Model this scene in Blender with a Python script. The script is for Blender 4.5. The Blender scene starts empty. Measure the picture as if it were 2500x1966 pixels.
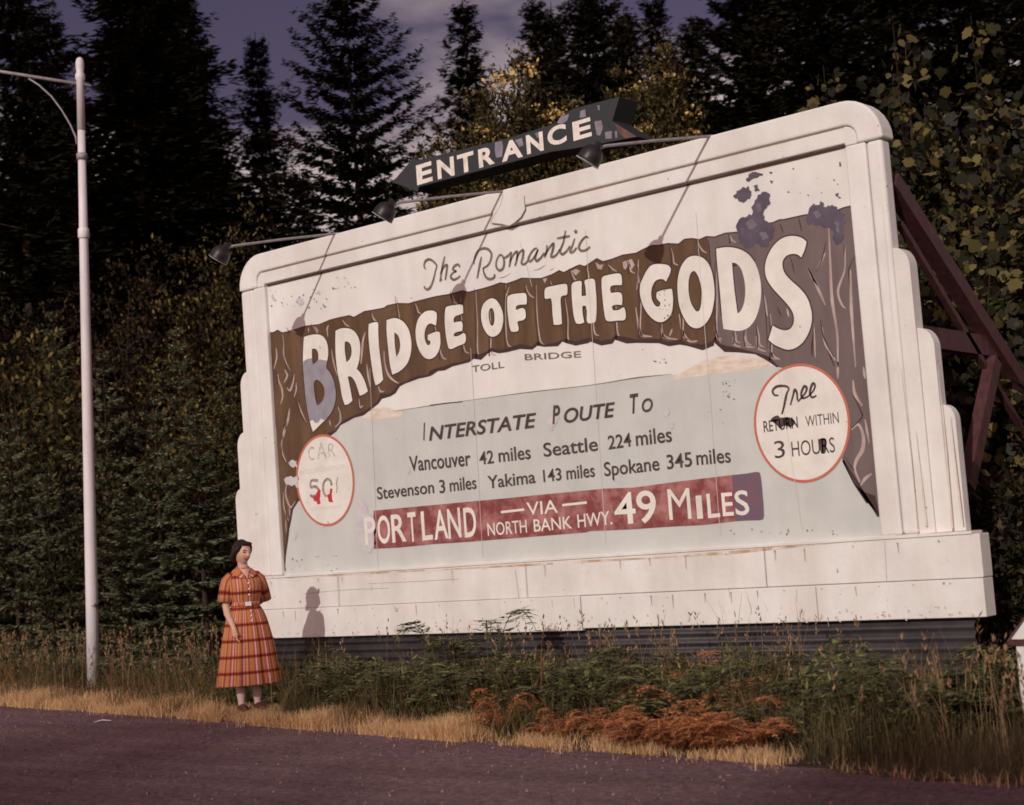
import bpy, bmesh, math, random
import numpy as np
from mathutils import Vector, Matrix, Euler
from mathutils.geometry import tessellate_polygon
PI = math.pi
scn = bpy.context.scene
COL = scn.collection

# ---------------------------------------------------------------- camera, world, sun, exposure
CAMP = Vector((0.0, -11.45, 1.40116))
RM = Matrix(((0.75205798, -0.11156636, -0.64958582), (0.65492803, 0.01582135, 0.75552561), (-0.07401392, -0.99363103, 0.08496651)))
FPX = 4000.0                                  # focal length in pixels of the 2500 wide photograph
cam = bpy.data.objects.new("camera", bpy.data.cameras.new("camera")); COL.objects.link(cam)
cam.data.sensor_width = 36.0; cam.data.lens = FPX / 2500.0 * 36.0
cam.data.clip_start = 0.05; cam.data.clip_end = 3000.0
r0, r1, r2 = RM.col[0], RM.col[1], RM.col[2]
M3 = Matrix((r0, -r1, -r2)).transposed()
cam.matrix_world = Matrix.Translation(CAMP) @ M3.to_4x4()
scn.camera = cam
cam.data.dof.use_dof = True; cam.data.dof.focus_distance = 14.5; cam.data.dof.aperture_fstop = 2.2
scn.cycles.filter_width = 1.7

SUN_TRAVEL = Vector((-0.291, 1.0, -0.45)).normalized()
SUN_EL = math.asin(-SUN_TRAVEL.z); SUN_ROT = math.atan2(-SUN_TRAVEL.x, -SUN_TRAVEL.y)
sun = bpy.data.objects.new("sun", bpy.data.lights.new("sun", 'SUN')); COL.objects.link(sun)
sun.data.energy = 2.2; sun.data.angle = math.radians(0.5); sun.data.color = (1.0, 0.965, 0.865)
sun.rotation_euler = SUN_TRAVEL.to_track_quat('-Z', 'Y').to_euler()
sun.location = (6, -20, 12)

world = bpy.data.worlds.new("World"); scn.world = world; world.use_nodes = True
wt = world.node_tree; wt.nodes.clear()
def wn(t, **kw):
    n = wt.nodes.new(t)
    for k, v in kw.items(): setattr(n, k, v)
    return n
sky = wn('ShaderNodeTexSky', sky_type='NISHITA', sun_disc=False, sun_elevation=SUN_EL, sun_rotation=SUN_ROT, air_density=1.0, dust_density=1.5, ozone_density=1.0)
tc = wn('ShaderNodeTexCoord'); mp = wn('ShaderNodeMapping'); mp.inputs['Scale'].default_value = (2.2, 2.2, 6.0); mp.inputs['Location'].default_value = (4.5, 2.05, 3.15)
nz = wn('ShaderNodeTexNoise'); nz.inputs['Scale'].default_value = 1.3; nz.inputs['Detail'].default_value = 7.0; nz.inputs['Roughness'].default_value = 0.55
cr = wn('ShaderNodeValToRGB'); cr.color_ramp.elements[0].position = 0.47; cr.color_ramp.elements[1].position = 0.66
tint = wn('ShaderNodeMixRGB', blend_type='MULTIPLY'); tint.inputs[0].default_value = 1.0; tint.inputs[2].default_value = (0.78, 0.42, 0.50, 1)
mixc = wn('ShaderNodeMixRGB', blend_type='MIX'); mixc.inputs[2].default_value = (11.0, 8.8, 8.8, 1)
bg = wn('ShaderNodeBackground'); bg.inputs['Strength'].default_value = 0.05
wo = wn('ShaderNodeOutputWorld')
wl = wt.links.new
# brightness added to the unseen sun side of the sky to lift ambient light
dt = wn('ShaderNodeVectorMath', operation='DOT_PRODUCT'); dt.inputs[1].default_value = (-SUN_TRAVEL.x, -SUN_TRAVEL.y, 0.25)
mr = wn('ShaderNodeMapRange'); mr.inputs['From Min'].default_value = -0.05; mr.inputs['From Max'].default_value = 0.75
sunside_fill = wn('ShaderNodeMixRGB', blend_type='MULTIPLY'); sunside_fill.inputs[0].default_value = 1.0; sunside_fill.inputs[2].default_value = (8.5, 5.6, 5.0, 1)
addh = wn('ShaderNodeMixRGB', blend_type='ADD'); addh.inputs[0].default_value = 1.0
wl(tc.outputs['Generated'], dt.inputs[0]); wl(dt.outputs['Value'], mr.inputs['Value']); wl(mr.outputs[0], sunside_fill.inputs[1]); wl(mixc.outputs[0], addh.inputs[1]); wl(sunside_fill.outputs[0], addh.inputs[2])
sz = wn('ShaderNodeSeparateXYZ'); lo = wn('ShaderNodeMapRange'); lo.inputs['From Min'].default_value = 0.215; lo.inputs['From Max'].default_value = 0.31; lo.inputs['To Min'].default_value = 0.30; lo.inputs['To Max'].default_value = -0.07
ad = wn('ShaderNodeMath', operation='ADD')
wl(tc.outputs['Generated'], mp.inputs['Vector']); wl(mp.outputs[0], nz.inputs['Vector']); wl(tc.outputs['Generated'], sz.inputs[0]); wl(sz.outputs['Z'], lo.inputs['Value'])
wl(nz.outputs['Fac'], ad.inputs[0]); wl(lo.outputs[0], ad.inputs[1]); wl(ad.outputs[0], cr.inputs[0])
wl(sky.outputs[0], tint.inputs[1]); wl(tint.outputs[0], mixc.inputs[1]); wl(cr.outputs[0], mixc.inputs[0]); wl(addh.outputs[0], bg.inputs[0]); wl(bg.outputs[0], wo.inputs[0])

scn.view_settings.view_transform = 'Standard'; scn.view_settings.look = 'None'
scn.view_settings.exposure = 0.0; scn.view_settings.gamma = 1.0
scn.view_settings.use_curve_mapping = False

# ---------------------------------------------------------------- helpers
def ray(x, y):
    return RM @ Vector((x - 1250.0, y - 983.0, FPX))
def S(x, y, yp=0.0):                          # photograph pixel -> point on a plane parallel to the billboard
    d = ray(x, y); return CAMP + d * ((yp - CAMP.y) / d.y)
def G(x, y, z=0.0):                           # photograph pixel -> point on the ground
    d = ray(x, y); return CAMP + d * ((z - CAMP.z) / d.z)
def D(x, y, dep):                             # photograph pixel -> point at a depth
    return CAMP + ray(x, y) * (dep / FPX)

def tag(o, label, cat=None, group=None, kind=None):
    if label: o["label"] = label
    if cat: o["category"] = cat
    if group: o["group"] = group
    if kind: o["kind"] = kind
    return o
def thing(name, label, cat, loc=(0, 0, 0), rz=0.0, group=None):
    o = bpy.data.objects.new(name, None); COL.objects.link(o)
    o.location = loc; o.rotation_euler = (0, 0, rz); o.empty_display_size = 0.2
    return tag(o, label, cat, group)
def obj(name, me, mats, parent=None, smooth=False):
    o = bpy.data.objects.new(name, me); COL.objects.link(o)
    for m in (mats if isinstance(mats, (list, tuple)) else [mats]): me.materials.append(m)
    if parent is not None: o.parent = parent
    if smooth: me.polygons.foreach_set('use_smooth', [True] * len(me.polygons))
    return o
def wobj(name, me, mats, parent, smooth=False):
    """a part whose mesh is written in world coordinates, under a thing that stands somewhere"""
    o = obj(name, me, mats, parent, smooth)
    chain = Matrix.Identity(4); p = parent; seq = []
    while p is not None: seq.append(p); p = p.parent
    for q in reversed(seq): chain = chain @ q.matrix_parent_inverse @ q.matrix_basis
    o.matrix_parent_inverse = chain.inverted()
    return o
def mesh(name, v, f):
    me = bpy.data.meshes.new(name); me.from_pydata([tuple(p) for p in v], [], [tuple(q) for q in f]); me.update(); return me
def npmesh(name, V, F):                       # F: (n,k) array of equal polygons
    me = bpy.data.meshes.new(name); V = np.asarray(V, np.float32); F = np.asarray(F, np.int32)
    n, k = F.shape
    me.vertices.add(len(V)); me.vertices.foreach_set('co', V.ravel())
    me.loops.add(n * k); me.loops.foreach_set('vertex_index', F.ravel())
    me.polygons.add(n); me.polygons.foreach_set('loop_start', np.arange(0, n * k, k, dtype=np.int32)); me.polygons.foreach_set('loop_total', np.full(n, k, np.int32))
    me.update(calc_edges=True); return me
def bev(o, w=0.01, n=2):
    m = o.modifiers.new('bevel', 'BEVEL'); m.width = w; m.segments = n; m.limit_method = 'ANGLE'; m.angle_limit = math.radians(40); return o
def prism(poly, y0, y1):
    """(u,z) outline (counter-clockwise seen from the front, -Y) pushed from y0 (front) to y1 (back)"""
    n = len(poly); a = sum(poly[i][0] * poly[(i + 1) % n][1] - poly[(i + 1) % n][0] * poly[i][1] for i in range(n))
    if a < 0: poly = poly[::-1]
    v = [(p[0], y0, p[1]) for p in poly] + [(p[0], y1, p[1]) for p in poly]
    tris = tessellate_polygon([[Vector((p[0], p[1], 0)) for p in poly]])
    f = [tuple(range(n)), tuple(range(2 * n - 1, n - 1, -1))] + [(i, i + n, (i + 1) % n + n, (i + 1) % n) for i in range(n)]
    f = [f[0], f[1]] + [(i, i + n, (i + 1) % n + n, (i + 1) % n) for i in range(n)]
    return mesh('prism', v, f)
def box(x0, x1, y0, y1, z0, z1):
    return prism([(x0, z0), (x1, z0), (x1, z1), (x0, z1)], y0, y1)
def tube_data(pts, rad, n=10, caps=True, flat=None):
    pts = [Vector(p) for p in pts]; v = []; f = []; up = Vector((0.123, 0.31, 0.95)); prev = None
    for i, p in enumerate(pts):
        t = (pts[min(i + 1, len(pts) - 1)] - pts[max(i - 1, 0)]).normalized()
        if prev is None:
            a = t.cross(up); a = a if a.length > 1e-3 else t.cross(Vector((1, 0, 0)))
        else: a = prev - t * prev.dot(t)
        a.normalize(); prev = a; b = t.cross(a); r = rad[i] if isinstance(rad, (list, tuple)) else rad
        for k in range(n):
            th = 2 * PI * k / n; v.append(p + a * math.cos(th) * r + b * math.sin(th) * r)
    for i in range(len(pts) - 1):
        for k in range(n):
            f.append((i * n + k, i * n + (k + 1) % n, (i + 1) * n + (k + 1) % n, (i + 1) * n + k))
    if caps: f.append(tuple(range(n - 1, -1, -1))); f.append(tuple(range(len(v) - n, len(v))))
    return v, f
def tube(pts, rad, n=10): return mesh('tube', *tube_data(pts, rad, n))
def beam(a, b, w, h):                          # square timber from a to b
    a = Vector(a); b = Vector(b); t = (b - a).normalized(); s = t.cross(Vector((0, 0, 1)))
    s = s.normalized() if s.length > 1e-3 else Vector((1, 0, 0)); u = s.cross(t)
    v = [p + s * (i * w / 2) + u * (j * h / 2) for p in (a, b) for i, j in ((-1, -1), (1, -1), (1, 1), (-1, 1))]
    return mesh('beam', v, [(0, 1, 2, 3), (7, 6, 5, 4), (0, 4, 5, 1), (1, 5, 6, 2), (2, 6, 7, 3), (3, 7, 4, 0)])
def merge(datas):
    V = []; F = []
    for v, f in datas:
        o = len(V); V += [tuple(p) for p in v]; F += [tuple(i + o for i in q) for q in f]
    return V, F
def copy_tree(root, loc, rz, scale=1.0, label=None):
    r = root.copy(); COL.objects.link(r); r.location = loc; r.rotation_euler = (0, 0, rz)
    r.scale = scale if isinstance(scale, (tuple, list)) else (scale,) * 3
    if label: r['label'] = label
    for ch in list(root.children):
        c = ch.copy(); COL.objects.link(c); c.parent = r
    return r

# ---------------------------------------------------------------- materials
def mat(name, col, rough=0.7, spec=0.3, var=0.0, vscale=6.0, bump=0.0, bscale=40.0, metal=0.0, col2=None, detail=5.0, island=False, sss=0.0, trans=0.0, stretch=None, thr=(0.35, 0.65)):
    m = bpy.data.materials.new(name); m.use_nodes = True; t = m.node_tree; p = t.nodes['Principled BSDF']; L = t.links.new
    p.inputs['Roughness'].default_value = rough; p.inputs['Metallic'].default_value = metal
    p.inputs['Specular IOR Level'].default_value = spec
    p.inputs['Base Color'].default_value = (*col, 1)
    tcn = t.nodes.new('ShaderNodeTexCoord'); src = tcn.outputs['Object']
    if stretch:
        mm = t.nodes.new('ShaderNodeMapping'); mm.inputs['Scale'].default_value = stretch; L(src, mm.inputs[0]); src = mm.outputs[0]
    if col2 is None and var: col2 = tuple(c * (1 - var) for c in col)
    if col2 is not None:
        rp = t.nodes.new('ShaderNodeValToRGB'); rp.color_ramp.elements[0].color = (*col2, 1); rp.color_ramp.elements[1].color = (*col, 1)
        if island:
            rp.color_ramp.elements[0].position = 0.42
            g = t.nodes.new('ShaderNodeNewGeometry'); L(g.outputs['Random Per Island'], rp.inputs[0])
        else:
            n = t.nodes.new('ShaderNodeTexNoise'); n.inputs['Scale'].default_value = vscale; n.inputs['Detail'].default_value = detail; n.inputs['Roughness'].default_value = 0.6
            L(src, n.inputs['Vector']); L(n.outputs['Fac'], rp.inputs[0]); rp.color_ramp.elements[0].position = thr[0]; rp.color_ramp.elements[1].position = thr[1]
        L(rp.outputs[0], p.inputs['Base Color'])
    if bump:
        n2 = t.nodes.new('ShaderNodeTexNoise'); n2.inputs['Scale'].default_value = bscale; n2.inputs['Detail'].default_value = 6.0
        b = t.nodes.new('ShaderNodeBump'); b.inputs['Strength'].default_value = bump; b.inputs['Distance'].default_value = 0.02
        L(src, n2.inputs['Vector']); L(n2.outputs['Fac'], b.inputs['Height']); L(b.outputs[0], p.inputs['Normal'])
    if trans:
        tr = t.nodes.new('ShaderNodeBsdfTranslucent'); mx = t.nodes.new('ShaderNodeMixShader'); mx.inputs[0].default_value = trans
        if col2 is not None: L(rp.outputs[0], tr.inputs[0])
        else: tr.inputs[0].default_value = (*col, 1)
        out = t.nodes['Material Output']; L(p.outputs[0], mx.inputs[1]); L(tr.outputs[0], mx.inputs[2]); L(mx.outputs[0], out.inputs[0])
    return m

def grime(m, amt=.16, speck=True):
    t = m.node_tree; L = t.links.new; N = t.nodes.new; p = t.nodes['Principled BSDF']; src = p.inputs['Base Color'].links[0].from_socket
    c = N('ShaderNodeTexCoord'); mp_ = N('ShaderNodeMapping'); mp_.inputs['Scale'].default_value = (3.1, 3.1, .34); n = N('ShaderNodeTexNoise'); n.inputs['Scale'].default_value = 1.0; n.inputs['Detail'].default_value = 8; n.inputs['Roughness'].default_value = .65
    L(c.outputs['Object'], mp_.inputs[0]); L(mp_.outputs[0], n.inputs['Vector']); r = N('ShaderNodeValToRGB'); e = r.color_ramp.elements; e[0].position = .36; e[0].color = (1 - amt, 1 - amt * 1.25, 1 - amt * 1.6, 1); e[1].position = .62; e[1].color = (1, 1, 1, 1); L(n.outputs['Fac'], r.inputs[0])
    mx = N('ShaderNodeMixRGB'); mx.blend_type = 'MULTIPLY'; mx.inputs[0].default_value = 1; L(src, mx.inputs[1]); L(r.outputs[0], mx.inputs[2]); out = mx.outputs[0]
    if speck:
        n3 = N('ShaderNodeTexNoise'); n3.inputs['Scale'].default_value = 17; n3.inputs['Detail'].default_value = 4; L(c.outputs['Object'], n3.inputs['Vector']); r3 = N('ShaderNodeValToRGB'); e = r3.color_ramp.elements; e[0].position = .25; e[0].color = (.42, .34, .31, 1); e[1].position = .295; e[1].color = (1, 1, 1, 1); L(n3.outputs['Fac'], r3.inputs[0])
        m3 = N('ShaderNodeMixRGB'); m3.blend_type = 'MULTIPLY'; m3.inputs[0].default_value = 1; L(out, m3.inputs[1]); L(r3.outputs[0], m3.inputs[2]); out = m3.outputs[0]
    L(out, p.inputs['Base Color'])
W_PAINT = mat('weathered_white_paint', (0.80, 0.785, 0.765), 0.62, 0.3, col2=(0.70, 0.675, 0.655), vscale=2.2, detail=9, bump=0.12, bscale=30)
W_PANEL = mat('weathered_panel_paint', (0.81, 0.795, 0.77), 0.6, 0.3, col2=(0.70, 0.68, 0.67), vscale=1.6, detail=10, bump=0.06, bscale=60)
RIVER = mat('grey_river_paint', (0.5952, 0.6092, 0.5906), 0.6, 0.3, col2=(0.5254, 0.5441, 0.5301), vscale=2.5, detail=8)
ROCK = mat('brown_rock_paint', (0.1600, 0.0944, 0.0528), 0.6, 0.3, col2=(0.1040, 0.0576, 0.0336), vscale=3.5, detail=8, stretch=(1.6, 1, 0.5))
ROCKG = mat('mauve_rock_paint', (0.1763, 0.1333, 0.1333), 0.6, 0.3, col2=(0.1419, 0.1015, 0.1015), vscale=3.0, detail=8, stretch=(1.6, 1, 0.5))
ROCKD = mat('dark_crack_paint', (0.055, 0.028, 0.026), 0.6, 0.3)
ROCKL = mat('pale_highlight_paint', (0.5290, 0.4255, 0.4025), 0.6, 0.3, col2=(0.3450, 0.2530, 0.2300), vscale=9, stretch=(1, 1, 0.6))
LETW = mat('cream_letter_paint', (0.82, 0.795, 0.74), 0.6, 0.3, col2=(0.70, 0.665, 0.62), vscale=4, detail=12)
INK = mat('faded_black_lettering', (0.060, 0.034, 0.036), 0.6, 0.3, col2=(0.10, 0.07, 0.07), vscale=14)
INKG = mat('olive_grey_lettering', (0.13, 0.105, 0.075), 0.6, 0.3, col2=(0.24, 0.20, 0.16), vscale=12)
INKF = mat('worn_grey_lettering', (0.36, 0.31, 0.31), 0.6, 0.3, col2=(0.62, 0.57, 0.55), vscale=22, thr=(0.4, 0.6))
REDB = mat('faded_red_banner_paint', (0.4400, 0.2000, 0.1900), 0.6, 0.3, col2=(0.2150, 0.0550, 0.0550), vscale=6.5, detail=12, thr=(0.43, 0.66))
REDG = mat('grey_red_banner_paint', (0.20, 0.10, 0.13), 0.6, 0.3, col2=(0.13, 0.105, 0.16), vscale=4)
RING = mat('red_ring_paint', (0.56, 0.13, 0.10), 0.55, 0.3, col2=(0.50, 0.19, 0.11), vscale=4)
REDP = mat('bright_red_paint', (0.50, 0.035, 0.035), 0.55, 0.3)
PEEL = mat('bare_weathered_metal', (0.120, 0.095, 0.135), 0.65, 0.3, col2=(0.085, 0.066, 0.09), vscale=6)
PEELG = mat('grey_primer', (0.32, 0.30, 0.345), 0.65, 0.3, col2=(0.24, 0.225, 0.26), vscale=7)
PEELL = mat('pale_grey_primer', (0.50, 0.48, 0.52), 0.65, 0.3, col2=(0.62, 0.58, 0.58), vscale=12)
SHORE = mat('tan_shore_paint', (0.62, 0.50, 0.38), 0.6, 0.3, col2=(0.76, 0.70, 0.64), vscale=7, stretch=(1, 1, 3))
RUST = mat('rust_stain', (0.50, 0.33, 0.20), 0.7, 0.2, col2=(0.72, 0.64, 0.58), vscale=6, stretch=(1, 1, 1), thr=(0.42, 0.6))
CAP_SHADE = mat('groove_shadow_line', (0.10, 0.045, 0.03), 0.8, 0.1)
HAIRC = mat('hairline_crack', (0.42, 0.33, 0.29), 0.8, 0.1)
CORR = mat('dark_corrugated_metal', (0.0580, 0.0490, 0.0540), 0.55, 0.4, col2=(0.0275, 0.0213, 0.0250), vscale=3, bump=0.1)
TIMBER = mat('red_brown_timber', (0.10, 0.036, 0.038), 0.55, 0.4, col2=(0.055, 0.02, 0.02), vscale=5, stretch=(3, 3, 1), bump=0.2)
GREENM = mat('dark_green_enamel', (0.024, 0.034, 0.034), 0.5, 0.4, col2=(0.034, 0.032, 0.036), vscale=4, bump=0.05)
GREYM = mat('bare_grey_patch', (0.27, 0.24, 0.29), 0.6, 0.3, col2=(0.18, 0.16, 0.20), vscale=10)
LAMPM = mat('dark_lamp_enamel', (0.026, 0.020, 0.024), 0.42, 0.35, col2=(0.016, 0.012, 0.013), vscale=8)
LAMPI = mat('lamp_inner_enamel', (0.72, 0.70, 0.68), 0.4, 0.5)
PIPE = mat('galvanised_pipe', (0.3456, 0.3168, 0.3384), 0.5, 0.4, col2=(0.2448, 0.2160, 0.2304), vscale=15)
POLEM = mat('aluminium_pole_paint', (0.8131, 0.7638, 0.8131), 0.5, 0.45, col2=(0.6831, 0.6237, 0.6683), vscale=4, detail=9, bump=0.1, stretch=(1, 1, 0.4))
BARK = mat('dark_bark', (0.060, 0.038, 0.028), 0.9, 0.1, col2=(0.030, 0.02, 0.016), vscale=5, bump=0.5, bscale=14, stretch=(3, 3, 0.6))
NEEDLE = mat('dark_fir_needles', (0.0352, 0.0304, 0.0176), 0.8, 0.08, col2=(0.0160, 0.0144, 0.0096), island=True)
NEEDLE2 = mat('young_fir_needles', (0.2687, 0.2687, 0.1504), 0.7, 0.2, col2=(0.1145, 0.1254, 0.0716), island=True)
LEAFD = mat('dark_shrub_leaves', (0.0804, 0.0623, 0.0262), 0.7, 0.15, col2=(0.0140, 0.0126, 0.0070), island=True, trans=0.15)
LEAFB = mat('brownish_shrub_leaves', (0.0952, 0.0571, 0.0247), 0.7, 0.15, col2=(0.0159, 0.0119, 0.0066), island=True, trans=0.15)
LEAFY = mat('yellow_green_leaves', (0.2215, 0.1646, 0.0506), 0.65, 0.2, col2=(0.0312, 0.0250, 0.0110), island=True, trans=0.2)
LEAFF = mat('olive_elder_leaves', (0.1875, 0.1400, 0.0500), 0.65, 0.2, col2=(0.0375, 0.0300, 0.0125), island=True, trans=0.2)
LEAFM = mat('maple_leaves', (0.1812, 0.1421, 0.0464), 0.6, 0.2, col2=(0.0232, 0.0232, 0.0130), island=True, trans=0.2)
BLOSS = mat('cream_yellow_blossom', (0.62, 0.46, 0.19), 0.8, 0.1, col2=(0.50, 0.34, 0.12), island=True)
FERNG = mat('green_fern_leaf', (0.2216, 0.2303, 0.0849), 0.65, 0.2, col2=(0.0765, 0.0765, 0.0357), island=True, trans=0.2)
FERNO = mat('dry_orange_fern_leaf', (0.7920, 0.3600, 0.1680), 0.75, 0.15, col2=(0.4080, 0.1680, 0.0720), island=True, trans=0.2)
STRAW = mat('dry_straw_grass', (0.86, 0.58, 0.33), 0.75, 0.15, col2=(0.56, 0.34, 0.17), island=True, trans=0.15)
GRASSG = mat('olive_grass', (0.23, 0.165, 0.075), 0.7, 0.2, col2=(0.060, 0.050, 0.022), island=True, trans=0.2)
SEED = mat('pale_seed_heads', (0.34, 0.21, 0.12), 0.8, 0.1, col2=(0.20, 0.13, 0.07), island=True)
SOIL = mat('dark_soil_and_litter', (0.1105, 0.0754, 0.0442), 0.95, 0.1, col2=(0.0455, 0.0312, 0.0195), vscale=1.2, detail=10, bump=0.6, bscale=9)
for m_, a_ in ((W_PAINT, .085), (W_PANEL, .06), (RIVER, .05), (LETW, .04), (ROCK, .25), (POLEM, .12)): grime(m_, a_)
# the road: worn purple-brown chip seal with pale chips and wheel-worn bands
ROAD = bpy.data.materials.new('worn_gravel_asphalt'); ROAD.use_nodes = True
def _road():
    t = ROAD.node_tree; p = t.nodes['Principled BSDF']; L = t.links.new; N = t.nodes.new
    p.inputs['Roughness'].default_value = 0.85; p.inputs['Specular IOR Level'].default_value = 0.25
    c = N('ShaderNodeTexCoord')
    n1 = N('ShaderNodeTexNoise'); n1.inputs['Scale'].default_value = 0.7; n1.inputs['Detail'].default_value = 6
    n2 = N('ShaderNodeTexNoise'); n2.inputs['Scale'].default_value = 15; n2.inputs['Detail'].default_value = 8; n2.inputs['Roughness'].default_value = 0.85
    v = N('ShaderNodeTexVoronoi'); v.inputs['Scale'].default_value = 30
    mp = N('ShaderNodeMapping'); mp.inputs['Rotation'].default_value = (0, 0, 0.185); mp.inputs['Scale'].default_value = (0.25, 2.4, 1)
    n3 = N('ShaderNodeTexNoise'); n3.inputs['Scale'].default_value = 1.3; n3.inputs['Detail'].default_value = 5
    for q in (n1, n2, v): L(c.outputs['Object'], q.inputs['Vector'])
    L(c.outputs['Object'], mp.inputs[0]); L(mp.outputs[0], n3.inputs['Vector'])
    r1 = N('ShaderNodeValToRGB'); e = r1.color_ramp.elements; e[0].position = 0.36; e[0].color = (0.060, 0.034, 0.038, 1); e[1].position = 0.64; e[1].color = (0.36, 0.22, 0.235, 1)
    L(n2.outputs['Fac'], r1.inputs[0])
    r2 = N('ShaderNodeValToRGB'); e = r2.color_ramp.elements; e[0].position = 0.35; e[0].color = (0.70, 0.66, 0.68, 1); e[1].position = 0.7; e[1].color = (1.02, 1.0, 1.02, 1)
    L(n3.outputs['Fac'], r2.inputs[0])
    mu = N('ShaderNodeMixRGB'); mu.blend_type = 'MULTIPLY'; mu.inputs[0].default_value = 1; L(r1.outputs[0], mu.inputs[1]); L(r2.outputs[0], mu.inputs[2])
    # pale stone chips
    v2 = N('ShaderNodeTexVoronoi'); v2.inputs['Scale'].default_value = 24; L(c.outputs['Object'], v2.inputs['Vector'])
    lt = N('ShaderNodeMath'); lt.operation = 'LESS_THAN'; lt.inputs[1].default_value = 0.15; L(v2.outputs['Distance'], lt.inputs[0])
    sp = N('ShaderNodeSeparateColor'); L(v2.outputs['Color'], sp.inputs[0])
    gt = N('ShaderNodeMath'); gt.operation = 'GREATER_THAN'; gt.inputs[1].default_value = 0.86; L(sp.outputs[0], gt.inputs[0])
    an = N('ShaderNodeMath'); an.operation = 'MULTIPLY'; L(lt.outputs[0], an.inputs[0]); L(gt.outputs[0], an.inputs[1])
    mx = N('ShaderNodeMixRGB'); mx.inputs[2].default_value = (0.34, 0.235, 0.24, 1); L(an.outputs[0], mx.inputs[0]); L(mu.outputs[0], mx.inputs[1])
    L(mx.outputs[0], p.inputs['Base Color'])
    b = N('ShaderNodeBump'); b.inputs['Strength'].default_value = 0.9; b.inputs['Distance'].default_value = 0.02
    L(n2.outputs['Fac'], b.inputs['Height']); b2 = N('ShaderNodeBump'); b2.inputs['Strength'].default_value = 0.6; b2.inputs['Distance'].default_value = 0.01
    L(v.outputs['Distance'], b2.inputs['Height']); L(b.outputs[0], b2.inputs['Normal']); L(b2.outputs[0], p.inputs['Normal'])
_road()

# ---------------------------------------------------------------- setting: ground, road
def ground():
    n = 60; X = np.linspace(-150, 130, n); Y = np.linspace(-90, 190, n)
    V = np.array([(x, y, 0.0) for y in Y for x in X]); i = np.arange(n * n).reshape(n, n)
    F = np.stack([i[:-1, :-1], i[:-1, 1:], i[1:, 1:], i[1:, :-1]], -1).reshape(-1, 4)
    o = obj('ground', npmesh('ground', V, F), SOIL); tag(o, 'dark soil and litter ground under the roadside plants', kind='structure')
ground()
EDGE_PX = [(0, 1722), (240, 1738), (460, 1754), (700, 1776), (1000, 1800), (1350, 1826), (1700, 1850), (1983, 1874), (2260, 1908), (2500, 1928)]
EDGE = [G(*p) for p in EDGE_PX]
def edge_y(x):
    P = EDGE
    if x <= P[0].x: return P[0].y + (x - P[0].x) * -0.17
    for a, b in zip(P, P[1:]):
        if x <= b.x: return a.y + (b.y - a.y) * (x - a.x) / (b.x - a.x)
    return P[-1].y + (x - P[-1].x) * -0.17
def road():
    rg = random.Random(4)
    xs = [-110 + i * 2 for i in range(46)] + [-18 + i * 0.12 for i in range(1, 134)] + [-1.9 + i * 2 for i in range(50)]
    v = []
    for x in xs:
        j = rg.uniform(-0.06, 0.06) if -18 < x < -1.9 else 0
        v.append((x, edge_y(x) + j + 0.03 * math.sin(x * 3.1), 0.004)); v.append((x, edge_y(x) - 16.0, 0.004))
    f = [(2 * i, 2 * i + 1, 2 * i + 3, 2 * i + 2) for i in range(len(xs) - 1)]
    o = obj('road', mesh('road', v, f), ROAD); tag(o, 'purple brown gravelly asphalt road surface', kind='structure')
road()
def pebbles():
    rg = np.random.default_rng(8); V = []; F = []
    base = np.array([(1, 0, 0), (-1, 0, 0), (0, 1, 0), (0, -1, 0), (0, 0, 1), (0, 0, -.5)], float)
    fc = [(0, 2, 4), (2, 1, 4), (1, 3, 4), (3, 0, 4), (2, 0, 5), (1, 2, 5), (3, 1, 5), (0, 3, 5)]
    for k in range(3200):
        x = rg.uniform(-17, -3); d = rg.uniform(0, 1) ** 1.8 * 4.2 - .12; y = edge_y(x) - d
        s = rg.uniform(0.004, 0.015); q = base * rg.uniform(.6, 1.3, (6, 3)) * s + (x, y, 0.006)
        o = len(V); V += list(q); F += [tuple(i + o for i in t) for t in fc]
    o = obj('loose_gravel', npmesh('gravel', V, F), mat('pale_pebbles', (0.30, 0.20, 0.205), 0.8, 0.2, col2=(0.12, 0.075, 0.08), island=True)); tag(o, 'loose pale gravel chips on the road', kind='stuff')
pebbles()
pp = G(250, 1764)
o = obj('paper_scrap', mesh('scrap', [(-.085, -.02, .006), (.0, -.024, .02), (.085, -.016, .008), (.08, .02, .012), (.0, .022, .028), (-.08, .018, .010)], [(0, 1, 4, 5), (1, 2, 3, 4)]), mat('white_paper', (0.75, 0.70, 0.72), 0.8, 0.2))
o.location = (pp.x, pp.y, 0); o.rotation_euler = (0, 0, 0.75); tag(o, 'small white scrap lying on the road below the pole', 'litter')

# ---------------------------------------------------------------- the billboard
XC = -9.66
bb = thing('billboard', 'big white stepped billboard with a painted brown rock arch and lettering', 'billboard', (XC, 0, 0))
def arc(cx, cz, r, a0, a1, n=8): return [(cx + r * math.cos(math.radians(a0 + (a1 - a0) * i / n)), cz + r * math.sin(math.radians(a0 + (a1 - a0) * i / n))) for i in range(n + 1)]
panel = wobj('mural_panel', box(XC - 3.55, XC + 3.55, 0.0, 0.09, 1.22, 4.36), W_PANEL, bb)
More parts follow.
